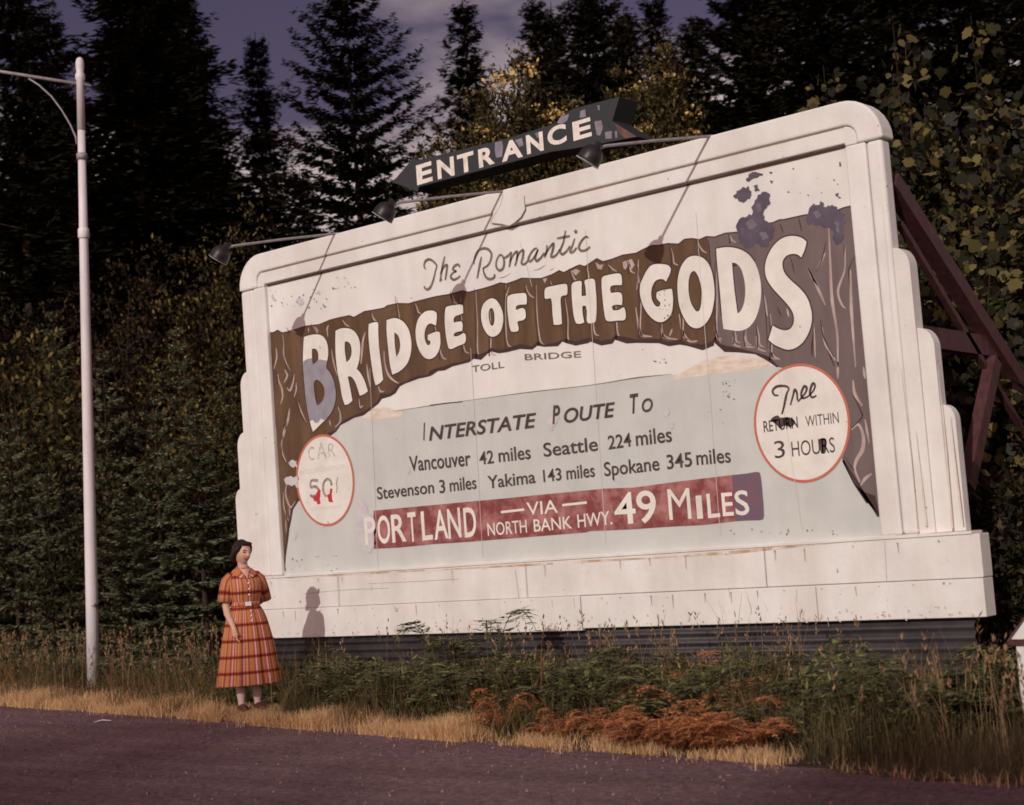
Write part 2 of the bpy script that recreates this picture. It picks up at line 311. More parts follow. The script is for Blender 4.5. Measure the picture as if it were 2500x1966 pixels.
# cap with rounded corners: outer band and inner moulding
R_ = 0.34
capo = [(XC - 3.88, 4.30)] + arc(XC - 3.88 + R_, 4.66 - R_, R_, 180, 90) + arc(XC + 3.825 - R_, 4.66 - R_, R_, 90, 0) + [(XC + 3.825, 4.30)]
ri = 0.10
capo += [(XC + 3.60, 4.30)] + arc(XC + 3.60 - ri, 4.46 - ri, ri, 0, 90, 5) + arc(XC - 3.60 + ri, 4.46 - ri, ri, 90, 180, 5) + [(XC - 3.60, 4.30)]
cap = bev(wobj('top_cap', prism(capo, -0.062, 0.135), W_PAINT, bb), 0.02, 3)
mould = [(XC - 3.597, 4.302)] + arc(XC - 3.597 + ri, 4.457 - ri, ri, 180, 90, 5) + arc(XC + 3.597 - ri, 4.457 - ri, ri, 90, 0, 5) + [(XC + 3.597, 4.302), (XC + 3.49, 4.302), (XC + 3.49, 4.325), (XC - 3.49, 4.325), (XC - 3.49, 4.302)]
bev(wobj('cap_moulding', prism(mould, -0.046, 0.09), W_PAINT, bb), 0.008, 2)
tiers = [(3.487, 3.667, 4.300, -0.050), (3.669, 3.860, 4.298, -0.044), (3.862, 3.990, 3.435, -0.030), (3.992, 4.120, 2.795, -0.014), (4.122, 4.225, 2.195, 0.002)]
for s in (-1, 1):
    for k, (a, b, top, yf) in enumerate(tiers):
        if k == 1 and s < 0: b = 3.879
        if s > 0: a, b = (a if k < 2 else a - .055), (b - .055 if k else b)
        r = 0.0 if k < 2 else (b - a) * 0.97
        if r: pl = [(a, 1.24), (b, 1.24)] + arc(b - r, top - r * 1.25, r, 0, 90, 8)
        else: pl = [(a, 1.24), (b, 1.24), (b, top), (a, top)]
        if r: pl = [(p[0], p[1] if p[1] < top - r * 1.25 + 1e-6 else (top - r * 1.25) + (p[1] - (top - r * 1.25)) * 1.25) for p in pl] + [(a, top)]
        pl = [(XC + s * p[0], p[1]) for p in pl]
        q = [pl[0]]
        for p in pl[1:]:
            if (Vector(p) - Vector(q[-1])).length > 1e-4: q.append(p)
        bev(wobj('side_column' if k < 2 else 'side_step', prism(q, yf, 0.105 - 0.004 * k), W_PAINT, bb), 0.03 if k else 0.018, 4)
wobj('sill', box(XC - 4.30, XC + 4.25, -0.080, 0.09, 1.215, 1.238), W_PAINT, bb)
bev(wobj('base_panel', box(XC - 4.35, XC + 4.305, -0.070, 0.095, 0.891, 1.2145), W_PAINT, bb), 0.008)
bx_ = S(1413, 1500, -.12).x; bl_ = S(1214, 1500, -.12).x
bev(wobj('base_board', box(XC - 4.345, bl_ - .003, -0.082, 0.09, 0.590, 0.8885), W_PAINT, bb), 0.006)
bev(wobj('base_board', box(bl_ + .003, bx_ - .003, -0.090, 0.09, 0.583, 0.8895), W_PAINT, bb), 0.006)
bev(wobj('base_board', box(bx_ + .003, XC + 4.303, -0.080, 0.09, 0.602, 0.8870), W_PAINT, bb), 0.006)
wobj('backing_board', box(XC - 3.75, XC + 3.68, 0.137, 0.170, 0.60, 4.25), TIMBER, bb)
def corrugated(x0, x1, z0, z1, y, pitch=0.079, amp=0.015):
    n = int((z1 - z0) / pitch * 8); v = []; f = []
    for i in range(n + 1):
        z = z0 + (z1 - z0) * i / n; yy = y + amp * math.sin(2 * PI * z / pitch)
        v += [(x0, yy, z), (x1, yy, z)]
    f = [(2 * i, 2 * i + 1, 2 * i + 3, 2 * i + 2) for i in range(n)]
    return mesh('corr', v, f)
sk = wobj('corrugated_skirt', corrugated(XC - 4.2, XC + 4.18, -0.02, 0.60, -0.03), CORR, bb, True)
sk.modifiers.new('solid', 'SOLIDIFY').thickness = 0.004
# back braces (right end shows beyond the columns)
def brace(px_a, px_b, x, w, h, nm='back_brace'):
    def onx(p):
        d = ray(*p); return CAMP + d * ((x - CAMP.x) / d.x)
    a, b = onx(px_a), onx(px_b); return wobj(nm, beam(a, b, w, h), TIMBER, bb)
b1 = brace((2172, 441), (2560, 1050), -5.93, 0.13, 0.13)
b2 = brace((2196, 546), (2520, 1090), -5.93, 0.05, 0.05)
b3 = brace((2220, 818), (2430, 850), -5.95, 0.09, 0.17, 'cross_tie')
b4 = brace((2425, 880), (2360, 1190), -5.90, 0.10, 0.12, 'brace_strut')
for xx in (-12.6, -9.7, -7.6):
    wobj('back_brace', beam((xx, 0.25, 3.9), (xx, 2.6, 0.0), 0.12, 0.14), TIMBER, bb)
for xx in (-13.2, -11.4, -9.66, -7.9, -6.1):
    wobj('support_post', beam((xx, 0.31, 0.0), (xx, 0.31, 4.2), 0.14, 0.14), TIMBER, bb)

# ---- paint layers on the panel
def smooth_loop(pts, closed=True, step=5):
    n = len(pts); out = []; P = [(p[0], p[1], len(p) > 2) for p in pts]
    rng = range(n if closed else n - 1)
    for i in rng:
        p1 = P[i]; p2 = P[(i + 1) % n]
        p0 = P[(i - 1) % n] if (closed or i > 0) else p1; p3 = P[(i + 2) % n] if (closed or i + 2 < n) else p2
        if p1[2]: p0 = p1
        if p2[2]: p3 = p2
        if p1[2] and p2[2]: out.append(p1[:2]); continue
        def d(a, b): return max(math.hypot(a[0] - b[0], a[1] - b[1]) ** 0.5, 1e-6)
        d1, d2, d3 = d(p0, p1), d(p1, p2), d(p2, p3)
        def tang(a, b, c, da, db):
            r = []
            for k in (0, 1):
                if da < 1e-3: r.append((c[k] - b[k]))
                elif db < 1e-3: r.append((b[k] - a[k]))
                else: r.append((b[k] - a[k]) / da - (c[k] - a[k]) / (da + db) + (c[k] - b[k]) / db)
            return r
        m1 = [q * d2 for q in tang(p0, p1, p2, d1, d2)] if d1 > 1e-3 else [p2[k] - p1[k] for k in (0, 1)]
        m2 = [q * d2 for q in tang(p1, p2, p3, d2, d3)] if d3 > 1e-3 else [p2[k] - p1[k] for k in (0, 1)]
        for s in range(step):
            t = s / step; h00 = 2 * t ** 3 - 3 * t * t + 1; h10 = t ** 3 - 2 * t * t + t; h01 = -2 * t ** 3 + 3 * t * t; h11 = t ** 3 - t * t
            out.append(tuple(h00 * p1[k] + h10 * m1[k] + h01 * p2[k] + h11 * m2[k] for k in (0, 1)))
    if not closed: out.append(P[-1][:2])
    return out
def zz(z, pts):
    ox, oy, s = z; return [(ox + p[0] / s, oy + p[1] / s) + tuple(p[2:]) for p in pts]
ZA = (650, 780, 5.694); ZB = (960, 660, 6.57); ZC = (1150, 620, 5.43); ZD = (1540, 560, 4.722)
Z1 = (500, 500, 2.715); Z2 = (1200, 500, 2.715); Z3 = (600, 900, 2.715); Z4 = (1300, 850, 2.413); Z5 = (1700, 200, 2.44); ZE = (940, 200, 3.503)
ZR = (1020, 550, 4.936); ZP = (860, 1140, 3.503); ZQ = (1440, 1140, 4.722); ZF = (1830, 880, 5.51); ZK = (710, 1050, 6.83); Z7 = (450, 1280, 3.415)
def layer_y(k): return -0.0008 - 0.0005 * k
def uvz(px, yp=0.0):
    q = S(px[0], px[1], yp); return (q.x, q.z)
def fill(loops):
    V = []; seq = []
    for l in loops:
        seq.append([Vector((p[0], p[1], 0)) for p in l]); V += [(p[0], p[1]) for p in l]
    return V, [tuple(t) for t in tessellate_polygon(seq)]
def area(l): return 0.5 * sum(l[i][0] * l[(i + 1) % len(l)][1] - l[(i + 1) % len(l)][0] * l[i][1] for i in range(len(l)))
def grow(l, d):
    n = len(l); sg = 1 if area(l) > 0 else -1; out = []
    for i in range(n):
        a, b = Vector(l[i - 1]), Vector(l[(i + 1) % n]); t = b - a
        t = t.normalized() if t.length > 1e-9 else Vector((1, 0)); out.append((l[i][0] + t.y * d * sg, l[i][1] - t.x * d * sg))
    return out
def to_me(datas, y):
    V = []; F = []
    for v, f in datas:
        o = len(V); V += [(p[0], y, p[1]) for p in v]
        for t in f:
            a, b, c = (Vector(v[i]) for i in t)
            cr_ = (b - a).cross(c - a) if False else (b.x - a.x) * (c.y - a.y) - (b.y - a.y) * (c.x - a.x)
            F.append(tuple(i + o for i in (t if cr_ > 0 else t[::-1])))     # face towards -Y
    return mesh('paint', V, F)
def jag(pts, seed=1, amt=.16):
    g = random.Random(seed + len(pts)); out = []
    for i, p in enumerate(pts):
        q = pts[(i + 1) % len(pts)]; dx, dy = q[0] - p[0], q[1] - p[1]
        for t in (0, .25, .5, .75):
            k = g.uniform(-amt, amt); out.append((p[0] + dx * t - dy * k * (1 if t else .3), p[1] + dy * t + dx * k * (1 if t else .3)))
    return out
def stroke(pts, w, smooth=True, closed=False, step=5, jit=0.0):
    """pts already in (u,z); w a number or list -> a ribbon"""
    l = smooth_loop(pts, closed, step) if smooth else [p[:2] for p in pts]
    if jit: jr = random.Random(len(l)); 
    n = len(l); v = []; f = []
    for i, p in enumerate(l):
        a = Vector(l[(i - 1) % n] if (closed or i) else l[0]); b = Vector(l[(i + 1) % n] if (closed or i < n - 1) else l[-1]); t = b - a
        t = t.normalized() if t.length > 1e-9 else Vector((1, 0))
        s = i / max(n - 1, 1); ww = w if not isinstance(w, (list, tuple)) else w[min(int(s * (len(w) - 1)), len(w) - 2)] * (1 - (s * (len(w) - 1)) % 1 if s < 1 else 0) + w[min(int(s * (len(w) - 1)), len(w) - 2) + 1] * ((s * (len(w) - 1)) % 1 if s < 1 else 1)
        if jit: ww *= 1 + jr.uniform(-jit, jit)
        nx, nz_ = -t.y * ww / 2, t.x * ww / 2
        v += [(p[0] + nx, p[1] + nz_), (p[0] - nx, p[1] - nz_)]
    for i in range(n - 1 + (1 if closed else 0)):
        j = (i + 1) % n; f += [(2 * i, 2 * i + 1, 2 * j + 1), (2 * i, 2 * j + 1, 2 * j)]
    return v, f
def pu(z, pts, yp=0.0):
    return [uvz(p, yp) + tuple(p[2:]) for p in (zz(z, pts) if z else pts)]
def paint(name, datas, m, k, parent=None, label=None):
    o = wobj(name, to_me(datas, layer_y(k)), m, parent or panel)
    if label: o['label'] = label
    return o
C_ = 1
# river: everything below the shore line
shore = [(700, 1040), (780, 1025), (860, 1015), (960, 1003), (1050, 990), (1160, 975), (1300, 958), (1440, 940), (1560, 922), (1650, 915), (1720, 912), (1830, 903), (1900, 890), (2100, 868)]
riv = [uvz(p) for p in shore]; riv = [(XC - 3.486, riv[0][1])] + riv + [(XC + 3.486, riv[-1][1]), (XC + 3.486, 1.242), (XC - 3.486, 1.242)]
paint('painted_river', [fill([riv])], RIVER, 0)
hill = pu(Z4, [(800, 185), (870, 150), (940, 110), (1010, 75), (1100, 50), (1200, 35), (1330, 60), (1400, 80), (1400, 110), (1250, 135), (1100, 150), (950, 170), (860, 185)])
hill2 = pu(Z3, [(760, 330), (800, 280), (870, 262), (940, 258), (1000, 275), (1060, 300), (1020, 318), (900, 335)])
marks = [stroke(pu(None, [(1050, 990), (1080, 986), (1130, 981)]), 0.012), stroke(pu(None, [(960, 1005), (1050, 991), (1150, 977), (1300, 957), (1440, 941), (1560, 922), (1640, 914)]), [0.003, 0.008, 0.004, 0.009, 0.006, 0.012, 0.003], True)]
paint('painted_shore', [fill([hill]), fill([hill2])], SHORE, 1)
paint('waterline', marks, INKG, 2)
# rock arch
top = zz(Z1, [(430, 850), (455, 848), (485, 832), (515, 850), (560, 840), (670, 805), (760, 795), (830, 765), (880, 752), (960, 735), (990, 747), (1060, 708), (1130, 697), (1190, 685), (1210, 670), (1280, 655), (1350, 657), (1430, 635), (1530, 610), (1620, 595), (1710, 570), (1750, 580), (1850, 555), (1900, 540), (1960, 518), (2000, 525), (2060, 505), (2100, 488), (2172, 490)]) + \
    zz(Z2, [(330, 490), (400, 465), (450, 437), (480, 450), (560, 410), (585, 400), (620, 410), (700, 357), (740, 378), (800, 362), (870, 335), (960, 322), (1000, 300), (1060, 272), (1110, 270), (1170, 258), (1240, 262), (1280, 230), (1330, 225), (1380, 232), (1425, 212), (1480, 215), (1550, 190), (1640, 182), (1720, 165), (1800, 140), (1870, 118), (1910, 100)]) + \
    zz(Z5, [(520, 822), (640, 795), (700, 788), (760, 800), (830, 770), (880, 750), (923, 740)])
und = zz(Z4, [(1975, 912), (1900, 800), (1830, 660), (1680, 400), (1520, 130)]) + zz(Z2, [(1900, 1075), (1830, 1018), (1750, 985), (1640, 965), (1550, 955), (1510, 930), (1480, 892), (1470, 920), (1400, 945), (1300, 930), (1250, 910), (1180, 925), (1110, 903), (960, 905), (900, 900), (820, 880), (800, 905), (730, 918), (660, 895), (640, 900), (560, 920), (500, 905), (470, 900), (440, 925), (350, 935), (305, 920), (270, 950), (190, 940), (100, 965), (50, 975), (0, 960)]) + \
    zz(Z1, [(1880, 975), (1830, 1010), (1780, 1005), (1750, 1035), (1700, 1050), (1640, 1062), (1590, 1085), (1545, 1092), (1500, 1115), (1480, 1135), (1420, 1143), (1380, 1155), (1330, 1180), (1290, 1195), (1260, 1240), (1230, 1262), (1170, 1270), (1150, 1310), (1100, 1350), (1050, 1385), (990, 1405), (940, 1430), (900, 1455), (870, 1500), (830, 1520), (760, 1600)]) + \
    zz(Z3, [(400, 840), (345, 875), (310, 930), (300, 990), (285, 1060), (280, 1110), (270, 1180), (262, 1240), (256, 1330)])
rtip = zz(Z4, [(2040, 992)])[0]
topu = [uvz(p) for p in top]; undu = [uvz(p) for p in und]; tipu = uvz(rtip)
xl, xr = XC - 3.486, XC + 3.486
arch = [(xl, topu[0][1])] + topu + [(xr, topu[-1][1]), (xr, tipu[1] - 0.03)] + undu + [(xl + 0.02, 1.27), (xl, 1.4)]
rd = random.Random(3)
paint('painted_rock_arch', [fill([arch])], ROCK, 3)
# mauve repainted right part
mv = pu(Z2, [(1425, 210), (1480, 214), (1550, 190), (1640, 182), (1720, 165), (1800, 140), (1870, 118), (1910, 100)]) + pu(Z5, [(520, 822), (640, 795), (700, 788), (760, 800), (830, 770), (880, 750), (923, 740)])
mvl = pu(Z2, [(1900, 1075), (1830, 1018), (1750, 985), (1640, 965), (1550, 955), (1510, 930), (1480, 892), (1480, 700), (1465, 500), (1450, 330)])
mau = mv + [(xr, mv[-1][1]), (xr, tipu[1] - 0.03)] + [uvz(p) for p in zz(Z4, [(1975, 912), (1900, 800), (1830, 660), (1680, 400), (1520, 130)])] + mvl
paint('mauve_rock_area', [fill([mau])], ROCKG, 4)
# dark underside, dark top edge, cracks
dk = [stroke([uvz(p) for p in und[5:-9]], 0.034, False, jit=.6), stroke([uvz(p) for p in und[-9:]], 0.026, False), stroke([uvz(p) for p in und[:3]] + [uvz(rtip)], 0.02, False), stroke([(p[0], p[1]) for p in topu], 0.011, False),
      fill([pu(Z4, [(1900, 800), (1960, 850), (2020, 870), (2046, 985), (1975, 912)])])]
cracks = [(ZD, [(870, 90), (900, 160), (910, 260), (930, 420)], .012), (ZD, [(1840, 310), (1870, 420), (1890, 520)], .010), (ZD, [(1690, 900), (1720, 960), (1735, 1000)], .012), (ZD, [(1510, 640), (1550, 900), (1570, 1150), (1575, 1380)], .01), (ZD, [(2110, 1180), (2090, 1330), (2085, 1450)], .012),
          (Z5, [(500, 850), (520, 900)], .012), (Z5, [(610, 810), (630, 890)], .012), (Z5, [(775, 950), (745, 1070), (715, 1130)], .012), (Z5, [(885, 960), (880, 1040)], .010), (Z5, [(740, 1420), (760, 1520), (820, 1640)], .013), (Z5, [(700, 1440), (695, 1640)], .010), (Z5, [(945, 1040), (910, 1120), (915, 1200)], .010),
          (Z4, [(1885, 270), (1935, 370), (1945, 400), (1880, 475)], .014), (Z4, [(1740, 10), (1780, 110)], .012), (Z4, [(1840, 640), (1880, 700), (1900, 720)], .010),
          (ZA, [(40, 200), (60, 350), (90, 700), (110, 1100), (140, 1500)], .02), (ZA, [(245, 480), (270, 600), (340, 730), (370, 740)], .012), (ZA, [(270, 960), (300, 900), (400, 740)], .010), (ZA, [(390, 1100), (440, 1200), (520, 1400), (560, 1440)], .012), (ZA, [(130, 700), (160, 800), (150, 900)], .016), (ZA, [(230, 1500), (260, 1450), (300, 1250)], .010), (ZA, [(1270, 1000), (1290, 1200), (1310, 1280)], .012), (ZA, [(1020, 1200), (1060, 1350)], .010),
          (Z3, [(250, 440), (240, 560), (270, 640)], .012), (Z3, [(275, 780), (290, 850)], .010), (Z3, [(265, 900), (270, 960), (290, 1060)], .012)]
for z, p, w in cracks: dk.append(stroke(pu(z, p), [w * .4, w, w * .5]))
# joints between the hanging stones of the arch
lt = []
def joint(x0, y0, x1, y1, wob=4):
    m_ = ((x0 + x1) / 2 + rd.uniform(-wob, wob), (y0 + y1) / 2)
    dk.append(stroke([uvz((x0, y0)), uvz(m_), uvz((x1, y1))], [.004, .009, .014]))
    lt.append(stroke([uvz((x0 + 4, y0 + 6)), uvz((m_[0] + 5, m_[1])), uvz((x1 + 6, y1 - 8)), uvz((x1 + 16, y1 - 2))], [.004, .012, .016, .006]))
for (x0, y0, x1, y1) in ((965, 722, 985, 850), (1048, 750, 1075, 880), (1120, 720, 1130, 865), (1158, 705, 1163, 875), (1192, 740, 1195, 870), (1232, 690, 1235, 850), (1306, 690, 1316, 845), (1376, 720, 1383, 838), (1445, 690, 1447, 822), (1500, 700, 1505, 828), (1553, 640, 1560, 826), (1612, 780, 1614, 830), (1656, 720, 1665, 832), (1746, 640, 1747, 830), (1790, 800, 1792, 840), (1818, 800, 1820, 846), (1845, 790, 1850, 850), (1877, 760, 1880, 880)):
    joint(x0, y0, x1, y1)
for (x0, y0, x1, y1) in ((700, 800, 708, 815), (760, 790, 775, 830), (832, 775, 838, 800), (905, 758, 910, 790), (1010, 735, 1016, 770), (1100, 712, 1105, 745), (1240, 695, 1232, 730), (1280, 690, 1290, 730), (1340, 680, 1345, 720), (1390, 655, 1398, 690), (1430, 650, 1433, 685), (1480, 640, 1490, 665), (1530, 630, 1535, 670), (1635, 600, 1640, 650), (1700, 585, 1710, 620), (1778, 570, 1782, 595), (1810, 575, 1815, 590)):
    joint(x0, y0, x1, y1, 2)
light = [(ZA, [(230, 210), (245, 330), (245, 480), (270, 580), (330, 710), (350, 745)], .014), (ZA, [(140, 400), (150, 520), (110, 690)], .016), (ZA, [(165, 760), (180, 860), (220, 960), (230, 1080), (200, 1180)], .018), (ZA, [(260, 700), (295, 780), (250, 880)], .016), (ZA, [(290, 950), (330, 990), (370, 900), (395, 760)], .018), (ZA, [(420, 880), (420, 980), (390, 1080)], .014), (ZA, [(330, 1240), (310, 1400), (240, 1580), (235, 1690)], .016), (ZA, [(450, 1160), (490, 1280), (560, 1430)], .012),
         (ZA, [(590, 110), (590, 180)], .012), (ZA, [(680, 100), (730, 170)], .01), (ZA, [(870, 80), (850, 130), (860, 240)], .016), (ZA, [(910, 420), (940, 600), (990, 780)], .014), (ZA, [(1380, 180), (1350, 280), (1330, 500), (1320, 620)], .02), (ZA, [(1400, 620), (1420, 780), (1450, 940)], .016), (ZA, [(1640, 440), (1650, 600), (1700, 770), (1790, 860), (1850, 890)], .016), (ZA, [(1000, 1220), (1030, 1300), (1030, 1420), (960, 1500)], .018), (ZA, [(1290, 1100), (1310, 1220), (1350, 1200)], .014), (ZA, [(880, 1400), (900, 1480)], .012), (ZA, [(1560, 930), (1590, 1000), (1640, 1000)], .014),
         (ZD, [(2040, 440), (2100, 560), (2170, 660)], .016), (ZD, [(1545, 760), (1560, 900), (1580, 1000)], .014), (ZD, [(1800, 910), (1825, 1010)], .012), (ZD, [(1600, 1390), (1640, 1460), (1720, 1500)], .016), (ZD, [(60, 900), (90, 1100), (120, 1210), (250, 1240)], .016), (ZD, [(360, 1120), (360, 1200), (420, 1250), (540, 1270)], .016), (ZD, [(560, 980), (600, 1180), (680, 1290), (770, 1290)], .016), (ZD, [(980, 1000), (985, 1200), (1040, 1300)], .016), (ZD, [(1180, 1240), (1200, 1330), (1270, 1355)], .014), (ZD, [(1310, 1230), (1330, 1340), (1430, 1365)], .014), (ZD, [(1450, 1230), (1470, 1370), (1560, 1410)], .014), (ZD, [(480, 1150), (450, 1230)], .016), (ZD, [(90, 350), (85, 600), (70, 700)], .012),
         (Z5, [(790, 870), (800, 1100), (810, 1300), (840, 1500), (845, 1700)], .018), (Z5, [(770, 1020), (720, 1120)], .016), (Z5, [(885, 960), (885, 1120), (845, 1250), (870, 1330), (890, 1350)], .014), (Z5, [(665, 1105), (730, 1240), (770, 1330)], .016), (Z5, [(920, 1120), (925, 1350), (950, 1700)], .018), (Z5, [(700, 1440), (710, 1640)], .012), (Z5, [(750, 1460), (770, 1560), (830, 1660)], .014),
         (Z4, [(1890, 190), (1900, 270), (1945, 340)], .018), (Z4, [(1880, 480), (1920, 450), (1950, 520), (1945, 600), (1910, 660), (1900, 710), (1930, 790)], .022), (Z4, [(1950, 110), (1960, 180)], .016), (Z4, [(1800, 80), (1800, 180)], .016), (Z4, [(1935, 810), (1960, 770), (2000, 740)], .018), (Z4, [(1960, 420), (1985, 560)], .014),
         (Z3, [(290, 270), (260, 420), (240, 500), (245, 560), (270, 620)], .016), (Z3, [(275, 760), (265, 830), (300, 920), (330, 880)], .016), (Z3, [(250, 820), (255, 920), (285, 1010)], .012), (Z3, [(290, 920), (295, 980)], .010), (Z3, [(265, 1000), (270, 1090)], .010)]
for z, p, w in light: lt.append(stroke(pu(z, p), [w * .6, w * 1.6, w * .6]))
stain = [fill([pu(Z2, l)]) for l in ([(690, 380), (720, 400), (745, 395), (730, 430), (705, 425)], [(870, 380), (930, 360), (950, 400), (930, 430), (910, 395), (890, 430), (875, 420)], [(340, 490), (370, 488), (355, 520)], [(530, 440), (560, 425), (590, 440), (560, 470)])]
paint('rock_highlights', lt + stain, ROCKL, 5)
paint('rock_cracks', dk, ROCKD, 6)
